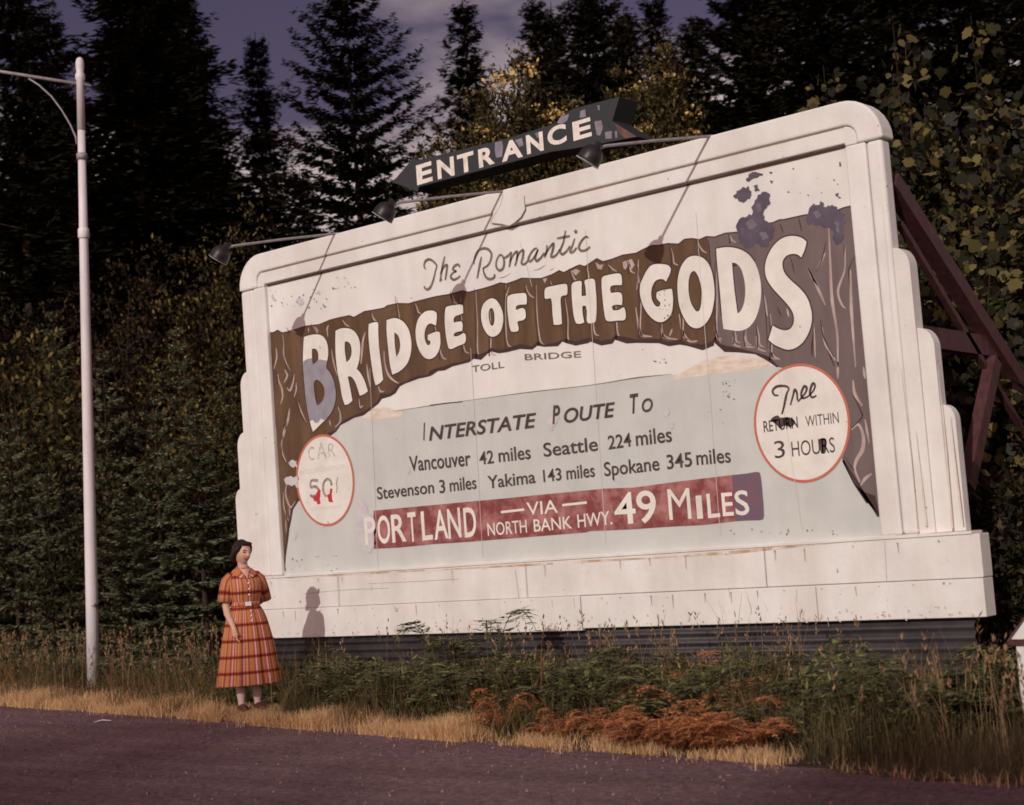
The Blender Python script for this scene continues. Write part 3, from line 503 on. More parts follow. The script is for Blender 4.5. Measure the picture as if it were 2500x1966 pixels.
# big letters: outlines in photograph-zoom pixels
LET = [
 (ZA, [[(528, 245, 1), (600, 222), (680, 210), (750, 215), (810, 255), (850, 330), (865, 430), (862, 520), (845, 600), (838, 680, 1), (890, 740), (940, 850), (968, 980), (970, 1080), (950, 1200), (900, 1310), (830, 1390), (740, 1480), (655, 1565, 1), (625, 1470), (590, 1330), (560, 1150), (535, 900), (520, 700), (515, 550), (520, 380)],
       [(640, 410, 1), (690, 410), (720, 450), (730, 520), (720, 580), (690, 605), (652, 625, 1), (640, 520)], [(668, 880), (690, 845), (715, 840), (760, 870), (800, 930), (815, 1000), (805, 1080), (780, 1140), (740, 1180), (712, 1195, 1), (690, 1120), (672, 1000)]]),
 (ZA, [[(968, 160, 1), (1030, 130), (1120, 122), (1200, 145), (1260, 205), (1298, 290), (1312, 400), (1305, 500), (1290, 600), (1262, 690, 1), (1310, 740), (1370, 850), (1418, 1000, 1), (1370, 1035), (1305, 1062, 1), (1270, 950), (1230, 850), (1180, 795), (1138, 795, 1), (1160, 900), (1203, 1130, 1), (1150, 1175), (1098, 1192, 1), (1060, 1080), (1030, 900), (1000, 760), (970, 500), (965, 300)],
       [(1098, 310, 1), (1140, 310), (1175, 350), (1192, 430), (1185, 500), (1160, 560), (1120, 595, 1), (1105, 500), (1095, 400)]]),
 (ZA, [[(1430, 65, 1), (1490, 45), (1550, 40), (1560, 60), (1562, 180), (1575, 400), (1600, 600), (1630, 840, 1), (1580, 890), (1525, 918, 1), (1500, 820), (1465, 600), (1435, 350), (1425, 180)]]),
 (Z1, [[(1207, 765, 1), (1260, 752), (1310, 770), (1350, 820), (1370, 900), (1368, 980), (1345, 1050), (1300, 1100), (1245, 1127, 1), (1230, 1060), (1215, 930), (1207, 830)], [(1258, 845, 1), (1285, 870), (1297, 920), (1292, 970), (1272, 1010, 1), (1262, 930)]]),
 (ZB, [[(700, 690), (705, 760), (690, 890, 1), (650, 870), (610, 855), (560, 875), (520, 950), (508, 1030), (515, 1120), (540, 1180), (568, 1205), (595, 1185), (603, 1150), (590, 1130), (560, 1120, 1), (560, 1040, 1), (640, 1005), (710, 985), (750, 1000), (760, 1080), (762, 1180), (740, 1280), (690, 1370), (630, 1415), (570, 1425), (500, 1395), (430, 1300), (385, 1180), (365, 1050), (370, 920), (400, 800), (450, 720), (520, 665), (590, 648), (660, 655)]]),
 (ZB, [[(850, 600), (900, 575), (1000, 560), (1100, 548), (1120, 570), (1128, 690, 1), (1070, 715), (1000, 740), (975, 780), (975, 840, 1), (1060, 825), (1100, 825), (1118, 860), (1118, 930), (1110, 975, 1), (1030, 990), (985, 1015), (975, 1040), (990, 1060), (1050, 1055), (1140, 1010), (1165, 1040), (1170, 1120), (1150, 1170), (1060, 1210), (930, 1265), (900, 1255), (870, 1160), (845, 1000), (832, 830), (835, 690)]]),
 (ZB, [[(1590, 452), (1650, 475), (1710, 550), (1755, 660), (1770, 770), (1755, 900), (1715, 1000), (1650, 1055), (1590, 1068), (1530, 1040), (1470, 960), (1430, 850), (1415, 740), (1420, 640), (1450, 550), (1515, 480)], [(1580, 605), (1612, 640), (1628, 720), (1630, 800), (1615, 870), (1590, 893), (1560, 860), (1543, 790), (1537, 720), (1545, 640)]]),
 (ZC, [[(490, 570), (540, 540), (640, 525), (725, 525), (740, 560), (742, 650), (735, 672, 1), (660, 675), (610, 690), (597, 720), (605, 745, 1), (680, 720), (715, 735), (728, 790), (725, 850), (690, 880), (630, 895), (620, 910), (635, 980), (630, 1020), (590, 1033), (540, 1030), (520, 990), (500, 870), (485, 720), (484, 620)]]),
 (ZC, [[(985, 470), (1000, 450), (1100, 425), (1250, 400), (1275, 410), (1280, 520), (1270, 545), (1220, 555), (1195, 580), (1200, 750), (1210, 930, 1), (1160, 942), (1100, 940, 1), (1085, 800), (1072, 620), (1060, 590), (1010, 598), (985, 590), (978, 530)]]),
 (ZC, [[(1340, 410), (1355, 385), (1440, 360), (1468, 370), (1470, 450), (1470, 560, 1), (1530, 555, 1), (1522, 450), (1510, 360), (1530, 345), (1610, 330), (1640, 345), (1658, 480), (1668, 640), (1665, 800), (1650, 900), (1620, 915), (1560, 918), (1540, 890), (1540, 760), (1525, 690, 1), (1480, 690, 1), (1482, 780), (1505, 910, 1), (1450, 928), (1400, 920), (1375, 860), (1350, 700), (1338, 520)]]),
 (ZC, [[(1740, 320), (1760, 300), (1850, 275), (1970, 262), (1995, 285), (2005, 400), (2000, 415, 1), (1920, 415), (1860, 430), (1848, 470), (1860, 520, 1), (1960, 510), (1998, 530), (2010, 600), (2005, 680, 1), (1940, 675), (1880, 690), (1872, 710), (1890, 750, 1), (1960, 745), (2030, 710), (2048, 750), (2055, 840), (2040, 875), (1950, 885), (1820, 893), (1790, 870), (1765, 740), (1745, 560), (1735, 420)]]),
 (ZD, [[(440, 420), (465, 460), (455, 510), (410, 605, 1), (380, 580), (340, 575), (290, 595), (255, 650), (240, 720), (245, 800), (270, 860), (305, 893), (335, 885), (345, 850), (330, 830), (305, 800), (298, 770), (305, 725, 1), (380, 700), (465, 688), (475, 690), (488, 760), (490, 850), (475, 960), (430, 1030), (370, 1068), (310, 1065), (240, 1020), (170, 930), (125, 820), (108, 720), (115, 630), (140, 570), (180, 490), (230, 425), (290, 402), (360, 402)]]),
 (ZD, [[(770, 308), (840, 335), (900, 400), (940, 500), (960, 610), (970, 720), (960, 850), (930, 980), (880, 1070), (810, 1130), (750, 1142), (680, 1110), (610, 1010), (560, 870), (545, 740), (542, 620), (560, 500), (600, 400), (660, 330), (720, 308)], [(735, 482), (775, 530), (800, 600), (818, 690), (820, 790), (810, 890), (790, 940), (765, 948), (730, 910), (695, 840), (675, 750), (668, 670), (675, 570), (700, 500)]]),
 (ZD, [[(988, 225, 1), (1090, 208), (1180, 212), (1280, 240), (1370, 300), (1440, 400), (1485, 530), (1505, 660), (1502, 800), (1480, 920), (1430, 1050), (1350, 1140), (1260, 1172), (1170, 1165), (1072, 1150, 1), (1055, 1000), (1030, 700), (1000, 400)], [(1170, 385, 1), (1220, 395), (1270, 450), (1305, 550), (1322, 660), (1320, 780), (1300, 880), (1265, 950), (1235, 972, 1), (1218, 850), (1190, 620)]]),
 (ZD, [[(2030, 145, 1), (2010, 230), (1970, 325, 1), (1920, 290), (1860, 285), (1795, 310), (1755, 370), (1755, 440), (1780, 510), (1850, 590), (1950, 680), (2030, 780), (2070, 880), (2090, 980), (2085, 1090), (2050, 1200), (1990, 1300), (1900, 1370), (1810, 1388), (1720, 1360), (1650, 1325), (1590, 1275, 1), (1640, 1110, 1), (1700, 1145), (1770, 1165), (1830, 1155), (1870, 1110), (1885, 1040), (1870, 960), (1820, 880), (1740, 790), (1640, 680), (1580, 590), (1552, 500), (1555, 400), (1585, 300), (1650, 190), (1740, 110), (1830, 80), (1930, 85), (1990, 110)]]),
]
for z, loops in LET:
    lu = [smooth_loop(pu(z, l)) for l in loops]
    paint('letter_outline', [fill([grow(lu[0], 0.012)] + [grow(l, -0.010) for l in lu[1:]])], ROCKD, 7)
    paint('headline_letter', [fill(lu)], LETW, 8)
    if len(lu) > 1:                                   # the counters show the rock again
        pass
bl = [smooth_loop(pu(ZA, l)) for l in LET[0][1]]
gr = [smooth_loop(pu(ZA, l)) for l in ([(519, 590, 1), (560, 560), (610, 545), (642, 540, 1), (652, 625, 1), (690, 605, 1), (725, 560, 1), (770, 560), (845, 575, 1), (845, 600), (838, 680, 1), (890, 740), (940, 850), (968, 980), (970, 1080), (950, 1200), (900, 1310), (845, 1375, 1), (800, 1400), (770, 1380), (730, 1430), (690, 1440), (650, 1400), (610, 1420, 1), (590, 1330), (560, 1150), (535, 900), (522, 720)],)]
paint('letter_worn_patch', [fill([gr[0], bl[2]])], PEELG, 9, label='grey worn lower half of the first headline letter')
# peeled bare patches at the upper right
peel = [fill([jag(pu(Z5, l), 3)]) for l in (
    [(250, 900), (240, 850), (280, 805), (330, 795), (350, 705), (395, 655), (440, 665), (445, 720), (410, 760), (405, 820), (450, 835), (470, 880), (455, 930), (420, 985), (360, 960), (320, 990), (255, 965)],
    [(220, 680), (255, 645), (310, 620), (330, 655), (325, 700), (270, 715)], [(340, 620), (365, 610), (380, 650), (355, 655)], [(298, 590), (320, 545), (350, 535), (400, 550), (365, 575)], [(435, 540), (455, 535), (448, 550)], [(440, 590), (460, 590), (450, 606)],
    [(655, 830), (670, 770), (700, 725), (730, 735), (750, 700), (760, 750), (790, 735), (830, 740), (860, 780), (890, 790), (880, 880), (870, 950), (830, 975), (810, 880), (790, 870), (740, 860), (700, 845), (665, 850)], [(850, 480), (862, 478), (866, 500), (856, 505)], [(830, 670), (850, 660), (845, 680), (865, 690), (850, 697)])]
paint('peeled_patch', peel, PEEL, 10, label='purple grey peeled paint patch')
pin = [fill([jag(pu(Z5, l), 8)]) for l in ([(300, 840), (340, 820), (370, 850), (340, 880), (310, 875)], [(380, 900), (420, 890), (430, 930), (395, 945)], [(360, 730), (385, 720), (390, 770), (365, 775)], [(700, 780), (730, 760), (745, 800), (715, 815)], [(830, 830), (855, 840), (850, 900), (835, 890)], [(265, 870), (285, 880), (275, 910)])]
paint('peeled_patch_inner', pin, mat('bare_metal_paler', (.20, .165, .205), .6, .3, col2=(.14, .115, .15), vscale=9), 11)
gpat = [fill([jag(l, 5)]) for l in (pu(Z1, [(605, 640), (625, 610), (650, 625), (660, 650), (640, 670), (610, 655)]), pu(Z1, [(735, 590), (760, 565), (770, 600)]), pu(Z1, [(440, 610), (455, 590), (460, 640)]),
        pu(Z2, [(370, 1440), (385, 1390), (430, 1380), (455, 1410), (430, 1450), (400, 1500), (380, 1480)]), pu(Z3, [(740, 880), (770, 865), (800, 890), (815, 960), (850, 980), (840, 1040), (870, 1080), (850, 1180), (830, 1220), (780, 1210), (760, 1130), (720, 1080), (750, 1000)]), pu(Z3, [(1065, 690), (1090, 650), (1085, 710)]), pu(Z3, [(320, 1080), (345, 1090), (330, 1140), (305, 1130)]),
        pu(Z3, [(285, 625), (300, 610), (340, 610), (340, 655), (300, 650)]), pu(Z3, [(255, 735), (290, 715), (350, 715), (350, 790), (320, 770), (265, 765)]), pu(Z2, [(1150, 1345), (1180, 1340), (1175, 1420), (1145, 1400)]), pu(Z2, [(1180, 1440), (1215, 1450), (1195, 1500)]))]
paint('primer_patch', gpat, PEELL, 10, label='pale grey primer showing through')
specks = []
for (z, x0, y0, x1, y1, n) in ((Z1, 420, 560, 820, 690, 26), (Z1, 850, 460, 1010, 580, 12), (Z2, 1070, 1010, 1180, 1050, 7), (Z2, 1530, 1150, 1620, 1290, 16), (Z2, 1140, 560, 1200, 760, 10), (ZB, 1600, 850, 1720, 1000, 7), (ZD, 320, 720, 420, 960, 12), (ZD, 560, 820, 620, 940, 6), (Z3, 300, 1180, 640, 1340, 12), (Z4, 1100, 1060, 1800, 1100, 14), (Z5, 500, 480, 900, 700, 8)):
    for i in range(n):
        cx, cy = rd.uniform(x0, x1), rd.uniform(y0, y1); r_ = rd.uniform(2.5, 7.5)
        specks.append(fill([pu(z, [(cx + r_ * rd.uniform(.5, 1.2) * math.cos(a), cy + r_ * rd.uniform(.5, 1.2) * math.sin(a)) for a in (0, 1.05, 2.1, 3.14, 4.2, 5.25)])]))
paint('chipped_specks', specks, mat('grey_chips', (0.34, 0.29, 0.30), .7, .2, col2=(.2, .16, .17), island=True), 11)

# ---- lettering set in words: each word fitted between its ends on the panel
TXT_ = {}
def word(text, p0, p1, ptop, bold=0.0, shear=0.0, z=None, yp=0.0):
    """baseline from p0 to p1 (photo px), ptop: a point at cap height above p0"""
    a, b, t = (uvz(p, yp) for p in (zz(z, [p0, p1, ptop]) if z else (p0, p1, ptop)))
    c = bpy.data.curves.new('t', 'FONT'); c.body = text; c.size = 1.0; c.shear = shear; c.offset = bold; c.resolution_u = 4
    o_ = bpy.data.objects.new('t', c); COL.objects.link(o_); dg = bpy.context.evaluated_depsgraph_get(); dg.update()
    me = o_.evaluated_get(dg).to_mesh(); v = [tuple(q.co) for q in me.vertices]; f = [tuple(q.vertices) for q in me.polygons]
    o_.evaluated_get(dg).to_mesh_clear(); bpy.data.objects.remove(o_); bpy.data.curves.remove(c)
    xs = [q[0] for q in v]; x0, x1 = min(xs), max(xs); caph = 0.727
    h = t[1] - a[1]; ux = (b[0] - a[0]); uz = b[1] - a[1]
    vv = [(a[0] + ux * (q[0] - x0) / (x1 - x0), a[1] + uz * (q[0] - x0) / (x1 - x0) + h * q[1] / caph) for q in v]
    ff = []
    for p in f: ff += [(p[0], p[i], p[i + 1]) for i in range(1, len(p) - 1)]
    return vv, ff
def words(name, lst, m, k, parent=None, **kw):
    return paint(name, [word(*a, **dict(kw, **(b[0] if b else {}))) for a, *b in lst], m, k, parent)
ZI = (1000, 900, 3.103)
def W(t, p0, p1, pt, **kw): return (((t, p0, p1, pt)), kw)
words('route_lettering', [W('I', (107, 545), (128, 543), (125, 398), bold=-.004), W('NTERSTATE', (150, 545), (968, 442), (165, 436)), W('P', (1086, 420), (1150, 412), (1090, 275)), W('OUTE', (1175, 412), (1565, 362), (1180, 300)), W('T', (1680, 340), (1745, 330), (1690, 188)), W('O', (1765, 330), (1850, 322), (1770, 225))], INK, 12, bold=0.02, shear=0.22, z=ZI)
words('distance_lettering', [W('Vancouver', (5, 778), (468, 733), (0, 660)), W('42', (535, 728), (642, 715), (540, 625)), W('miles', (680, 708), (922, 682), (680, 600)), W('Seattle', (1020, 668), (1432, 620), (1020, 560)), W('224', (1510, 612), (1685, 588), (1510, 505)), W('miles', (1720, 585), (1992, 552), (1720, 465))], INK, 12, bold=0.011, z=ZI)
words('distance_lettering', [W('Stevenson', (218, 278), (705, 222), (212, 170)), W('3', (752, 225), (800, 218), (748, 108)), W('miles', (840, 210), (1068, 185), (840, 95)), W('Yakima', (1165, 185), (1572, 135), (1150, 75)), W('143', (1640, 128), (1795, 112), (1636, 20)), W('miles', (1838, 108), (2080, 82), (1835, -10))], INK, 12, bold=0.011, z=ZP)
words('distance_lettering', [W('Spokane', (1480, 815), (1898, 768), (1480, 705)), W('345', (1955, 762), (2145, 738), (1950, 650))], INK, 12, bold=0.011, z=ZI)
words('distance_lettering', [W('miles', (970, 688), (1172, 672), (968, 598))], INK, 12, bold=0.011, z=Z4)
words('toll_lettering', [W('TOLL', (1272, 1640), (1790, 1560), (1265, 1530), z=ZB), W('BRIDGE', (720, 1410), (1465, 1370), (715, 1325), z=ZC)], INKG, 12, bold=.004)
# red banner
ban = pu(ZP, [(185, 375), (600, 335), (1000, 298), (1300, 270), (1600, 240), (2172, 185)]) + pu(ZQ, [(500, 240), (900, 185), (1300, 135), (1640, 95)])
banl = pu(ZQ, [(1690, 625), (1300, 670), (900, 690), (480, 720), (0, 740)]) + pu(ZP, [(2000, 560), (1500, 600), (1000, 640), (700, 660), (400, 690), (190, 700)])
paint('destination_banner', [fill([ban + banl])], REDB, 10)
paint('banner_repair', [fill([smooth_loop(pu(ZQ, [(1640, 95, 1), (1800, 78), (1950, 60), (1965, 75), (2005, 420, 1), (2005, 590), (1985, 608), (1850, 615), (1690, 625, 1), (1660, 350, 1)]))])], REDG, 11)
words('banner_lettering', [W('P', (118, 668), (212, 655), (118, 425)), W('O', (228, 655), (335, 645), (228, 412)), W('R', (348, 645), (470, 632), (345, 400)), W('T', (490, 640), (560, 632), (490, 380)), W('L', (605, 628), (695, 615), (595, 372)), W('A', (710, 620), (828, 605), (700, 365)), W('N', (830, 612), (940, 598), (822, 350)), W('D', (968, 602), (1072, 588), (955, 342))], LETW, 13, bold=0.014, z=ZP)
words('banner_lettering', [W('VIA', (1500, 415), (1765, 390), (1490, 300)), W('NORTH', (1165, 590), (1500, 560), (1158, 478)), W('BANK', (1560, 555), (1885, 525), (1550, 445))], LETW, 13, bold=0.006, z=ZP)
words('banner_lettering', [W('HWY.', (1935, 520), (2230, 490), (1930, 400))], LETW, 13, bold=0.006, z=ZP)
words('banner_lettering', [W('4', (300, 660), (545, 645), (300, 290)), W('9', (560, 645), (785, 630), (560, 265)), W('M', (925, 612), (1180, 598), (900, 235), bold=0.0), W('I', (1245, 596), (1312, 590), (1222, 322)), W('L', (1370, 588), (1510, 572), (1345, 300)), W('E', (1540, 565), (1668, 556), (1515, 290)), W('S', (1690, 555), (1850, 545), (1690, 265))], LETW, 13, bold=0.012, z=ZQ)
paint('banner_dashes', [stroke(pu(ZP, [(1275, 388), (1475, 365)]), .022, False), stroke(pu(ZP, [(1800, 328), (2010, 305)]), .022, False)], LETW, 13)
# discs
def ell(z, cx, cy, rx, ry, rot=0.0, n=48):
    c, s = math.cos(rot), math.sin(rot)
    return pu(z, [(cx + rx * math.cos(2 * PI * i / n) * c - ry * math.sin(2 * PI * i / n) * s, cy + rx * math.cos(2 * PI * i / n) * s + ry * math.sin(2 * PI * i / n) * c) for i in range(n)])
pd = ell(ZK, 580, 840, 487, 768, -0.06); pdi = ell(ZK, 580, 840, 455, 728, -0.06)
paint('price_disc_ring', [fill([pd])], RING, 9); paint('price_disc', [fill([pdi])], LETW, 10)
fd = ell(ZF, 710, 845, 648, 802, -0.06); fdi = ell(ZF, 710, 845, 615, 765, -0.06)
paint('return_disc_ring', [fill([fd])], RING, 9); paint('return_disc', [fill([fdi])], LETW, 10)
words('price_lettering', [W('C', (305, 510), (410, 498), (305, 275)), W('A', (450, 490), (610, 470), (455, 195)), W('R', (640, 455), (755, 440), (640, 210))], INKF, 12, bold=0.0, z=ZK)
words('price_lettering', [W('INCLUDING PASSENGERS', (165, 745), (950, 640), (165, 665)), W('AND PASSENGERS', (330, 1345), (860, 1300), (330, 1290))], mat('nearly_gone_lettering', (.50, .45, .44), .7, .2, col2=(.74, .69, .66), vscale=30), 12, bold=-.01, z=ZK)
five = [[(465, 845), (350, 850), (340, 950), (420, 945), (480, 1000)], [(480, 1000), (440, 1080), (380, 1110), (325, 1085)]]
zero = [[(690, 930), (670, 850), (620, 820), (570, 860), (545, 950), (560, 1050), (600, 1110)]]
paint('price_figures', [stroke(pu(ZK, p), .03) for p in five + zero] + [stroke(pu(ZK, [(790, 790), (770, 900), (780, 960), (770, 1050)]), .014)], mat('worn_purple_grey_figures', (.20, .15, .16), .7, .2, col2=(.42, .36, .36), vscale=25), 12)
paint('price_red_remnants', [fill([pu(ZK, l)]) for l in ([(480, 985), (505, 1000), (500, 1100), (490, 1150), (505, 1230), (450, 1245), (440, 1190), (400, 1190), (370, 1120), (430, 1090), (450, 1020)], [(665, 970), (705, 985), (690, 1080), (700, 1160), (715, 1205), (640, 1200), (630, 1140), (605, 1095), (655, 1060)])], REDP, 13)
words('return_lettering', [W('RETURN', (200, 968), (660, 905), (195, 812), bold=.012), W('WITHIN', (765, 895), (1210, 840), (725, 745)), W('3', (350, 1322), (488, 1300), (335, 1080)), W('HOURS', (580, 1295), (1160, 1235), (560, 1085))], INK, 12, bold=0.0, z=ZF)
paint('return_smudge', [fill([smooth_loop(pu(ZF, [(290, 800), (380, 740), (420, 770), (540, 765), (620, 830), (600, 870), (560, 900), (470, 880), (420, 920), (370, 870)]))]), fill([smooth_loop(pu(ZF, [(945, 1060), (1030, 1055), (1040, 1130), (1020, 1250), (970, 1250), (950, 1150)]))])], INK, 12)
free = [[(395, 470), (345, 470), (315, 415), (360, 360), (440, 345), (510, 355), (540, 385)], [(540, 385), (510, 440), (490, 520), (470, 620), (440, 725)], [(555, 605), (590, 480), (615, 395), (640, 430), (650, 540)], [(655, 560), (690, 520), (760, 430), (775, 370), (745, 350), (715, 400), (700, 460), (720, 510), (790, 490)], [(790, 490), (870, 400), (885, 330), (860, 310), (825, 390), (820, 460), (850, 500), (905, 475)]]
paint('script_lettering', [stroke(pu(ZF, p), [.014, .024, .016]) for p in free], INK, 12)
# The Romantic in script
rom = [[(95, 530), (80, 490), (95, 435), (145, 412), (195, 440), (235, 485)], [(235, 485), (215, 560), (185, 680), (150, 755), (115, 775), (85, 750), (85, 735)], [(328, 375), (305, 480), (272, 680)], [(275, 590), (320, 500), (355, 480), (350, 560), (335, 660)], [(510, 510), (495, 475), (450, 490), (425, 530), (470, 555)], [(470, 555), (420, 580), (400, 620), (430, 655), (480, 640), (515, 610)],
       [(680, 470), (690, 390), (730, 310), (790, 280), (850, 290), (890, 340), (885, 410), (850, 480), (790, 520)], [(770, 380), (750, 480), (720, 640)], [(790, 515), (800, 570), (830, 630), (880, 650), (930, 620), (925, 590)], [(990, 355), (955, 420), (950, 500), (985, 545), (1030, 520), (1045, 440), (1025, 370), (990, 355)], [(1040, 400), (1090, 370), (1130, 330)], [(1130, 320), (1125, 400), (1105, 505)], [(1110, 450), (1160, 350), (1200, 320), (1200, 400), (1175, 490)], [(1190, 420), (1230, 330), (1275, 300), (1270, 380), (1255, 460), (1290, 470), (1330, 430)],
       [(1440, 275), (1405, 290), (1360, 350), (1335, 420), (1360, 435), (1410, 380), (1455, 290)], [(1450, 300), (1420, 400), (1435, 430), (1480, 400), (1530, 330)], [(1560, 240), (1560, 300), (1530, 390)], [(1535, 370), (1590, 270), (1640, 220), (1630, 300), (1610, 380), (1660, 370), (1720, 290)], [(1785, 65), (1760, 200), (1720, 320), (1745, 350), (1790, 320), (1840, 250)], [(1680, 160), (1760, 145), (1835, 130)], [(1895, 160), (1870, 240), (1840, 320), (1870, 325), (1920, 270)], [(2060, 150), (2030, 140), (1970, 200), (1945, 270), (1970, 305), (2030, 300), (2080, 260)]]
rst = [stroke(pu(ZR, p), [.014, .026, .018]) for p in rom] + [fill([ell(ZR, 1908, 78, 20, 24, 0, 12)])]
paint('script_lettering', rst, INKG, 12)
paint('script_flourish', [stroke(pu(ZR, p), [.003, .008, .003]) for p in ([(980, 635), (1050, 620), (1120, 575)], [(1400, 545), (1470, 525), (1540, 480)], [(1590, 545), (1640, 520)])], INKF, 12)
# hairline joints of the sheet panels, rust along the sill, cracks in the cap and base
jn = []
for pa, pb in (((904, 900), (924, 1390)), ((1150, 850), (1180, 1360)), ((1430, 560), (1480, 1330)), ((1700, 520), (1760, 1310)), ((1900, 900), (1960, 1300)), ((1270, 590), (1300, 700))):
    jn.append(stroke([uvz(pa), uvz(pb)], .005, False))
paint('sheet_joints', jn, mat('joint_tone', (.60, .565, .545), .7, .2), 12)
def fpaint(name, datas, m, y): return wobj(name, to_me(datas, y), m, bb)
yb = -0.0722
fpaint('rust_stain', [stroke(pu(None, [(700, 1412), (860, 1402), (1100, 1390), (1350, 1376)], yb), [.004, .02, .010, .022], False), stroke(pu(None, [(1400, 1372), (1600, 1362), (1800, 1348), (2150, 1312)], yb), [.02, .014, .026, .012], False), stroke(pu(None, [(2155, 1311), (2300, 1302), (2400, 1297)], yb), [.02, .012, .004], False)], RUST, yb)
fpaint('hairline_crack', [stroke(pu(None, [(1258, 1392), (1262, 1420), (1268, 1465)], yb), .006), stroke(pu(None, [(2160, 1320), (2165, 1420)], yb), .004), stroke(pu(None, [(740, 1450), (850, 1440), (950, 1436)], yb), .004), stroke(pu(None, [(900, 1425), (1050, 1418), (1120, 1414)], yb), .004)], HAIRC, yb - .0006)
yc = -0.0642
fpaint('cap_crack', [stroke(pu(None, [(1280, 478), (1281, 500), (1282, 511), (1272, 530), (1255, 545), (1243, 552), (1225, 548), (1200, 545)], yc), .009, False), stroke(pu(None, [(1228, 475), (1222, 500), (1196, 546)], yc), .004, False)], mat('cap_crack_brown', (.30, .18, .13), .8, .1), yc)

seam = [stroke(pu(None, p, -.05), w, False) for p, w in (([(2236, 1050), (2262, 1285)], [.003, .014, .02]), ([(2290, 900), (2310, 1100), (2325, 1290)], [.002, .010, .016]), ([(2318, 1010), (2340, 1200), (2350, 1280)], [.004, .016, .012]), ([(2200, 900), (2225, 1120), (2240, 1290)], [.002, .008, .008]), ([(2155, 500), (2180, 800)], [.002, .006, .002]))]
nl = []
for zz0, n_ in ((.86, 30), (.63, 30), (1.18, 22)):
    for i in range(n_):
        u = XC - 4.2 + 8.4 * (i + rd.uniform(.3, .7)) / n_; r_ = rd.uniform(.004, .008); nl.append(fill([[(u + r_ * math.cos(a), zz0 + r_ * math.sin(a)) for a in (0, 1.05, 2.1, 3.14, 4.2, 5.25)]]))
        if rd.random() < .4: nl.append(stroke([(u, zz0), (u + rd.uniform(-.004, .004), zz0 - rd.uniform(.03, .12))], [.006, .003]))
fpaint('rusty_nail', nl, mat('rusty_nail_tone', (.46, .34, .27), .8, .1), -.0905)
fpaint('board_seam', [stroke([(XC + du, .892), (XC + du + .004, 1.212)], .006, False) for du in (-2.6, -.1, 2.45)] + [stroke([(XC + du, .61), (XC + du, .882)], .005, False) for du in (2.9,)], HAIRC, -.0910)
sp_l = []
for i in range(160):
    u = XC + rd.uniform(-4.2, 4.2); z_ = .60 + abs(rd.gauss(0, .06)); r_ = rd.uniform(.004, .014); sp_l.append(fill([[(u + r_ * rd.uniform(.5, 1.2) * math.cos(a), z_ + r_ * rd.uniform(.5, 1.2) * math.sin(a)) for a in (0, 1.05, 2.1, 3.14, 4.2, 5.25)]]))
fpaint('mud_splash', sp_l, mat('mud_splash_tone', (.58, .47, .38), .9, .1, col2=(.68, .60, .54), vscale=20), -.0908)
fpaint('rain_stain', seam, mat('rain_stain_tone', (.66, .56, .47), .7, .2, col2=(.74, .68, .63), vscale=12), -.0515)

CAPLINE = mat('brown_groove_shadow', (.34, .22, .15), .8, .1)
def hline(u0, u1, z, w, y, m): fpaint('groove_shadow', [stroke([(u0 + (u1 - u0) * i / 12, z) for i in range(13)], w, False, jit=.35)], m, y)
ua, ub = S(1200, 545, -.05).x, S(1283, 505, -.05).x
hline(XC - 3.50, ua, 4.452, .009, -.0472, CAPLINE); hline(ub, XC + 3.50, 4.452, .009, -.0472, CAPLINE)  # thin shadow at the cap's step, painted as brown strokes
paint('cap_shadow_line', [stroke([(XC - 3.48 + 6.96 * i / 16, 4.306) for i in range(17)], .017, False, jit=.25)], CAP_SHADE, 12)  # gap and shadow under the cap, painted as a dark stroke
pch = [uvz(p, -.063) for p in ((1200, 545), (1206, 515), (1222, 490), (1243, 478), (1270, 474), (1280, 490), (1283, 511), (1272, 530), (1255, 545), (1243, 553), (1225, 549))]
fpaint('plaster_patch', [fill([jag(pch, 2, .05)])], W_PAINT, -.0632)

# ---------------------------------------------------------------- lamps on arms in front of the billboard
def lamp(px_root, label):
    r = S(*px_root, -0.03); t = thing('billboard_lamp', label, 'lamp', (r.x, r.y, r.z), 0, 'lamps on arms above the billboard')
    hd = Vector((-0.27, -1.25, -0.19))
    obj('arm', tube([(0, 0.28, -0.10), (0, 0.12, 0.005), (0, 0, 0.012), hd * 0.5 + Vector((0, 0, .012)), hd * 0.93, hd + Vector((0, 0.01, -.02))], 0.0125, 8), PIPE, t, True)
    ax = Vector((-0.55, -0.25, -0.80)).normalized(); q = Vector((0, 0, 1)).rotation_difference(ax)
    prof = [(0.020, -0.055), (0.034, -0.05), (0.036, 0.0), (0.060, 0.006), (0.090, 0.026), (0.112, 0.058), (0.124, 0.098), (0.128, 0.135), (0.130, 0.168), (0.136, 0.172)]; prof = [(a * .76, b * .82) for a, b in prof]
    n = 24; v = []; f = []
    for rr, zz_ in prof:
        for k in range(n): v.append(hd + q @ Vector((rr * math.cos(2 * PI * k / n), rr * math.sin(2 * PI * k / n), zz_)))
    for i in range(len(prof) - 1):
        for k in range(n): f.append((i * n + k, i * n + (k + 1) % n, (i + 1) * n + (k + 1) % n, (i + 1) * n + k))
    f.append(tuple(range(n - 1, -1, -1)))
    sh = obj('shade', mesh('shade', v, f), [LAMPM, LAMPI], t, True); sm = sh.modifiers.new('solid', 'SOLIDIFY'); sm.thickness = 0.006; sm.offset = -1; sm.material_offset = 1; sm.material_offset_rim = 1
    bc = hd + q @ Vector((0, 0, 0.09)); bu = bmesh.new(); bmesh.ops.create_uvsphere(bu, u_segments=12, v_segments=8, radius=0.045); bm_ = bpy.data.meshes.new('bulb'); bu.to_mesh(bm_); bu.free()
    for p in bm_.vertices: p.co = p.co + bc
    obj('bulb', bm_, LAMPI, sh, True)
    return t
lamp((824, 573), 'lamp on a thin arm above the billboard\'s top left corner')
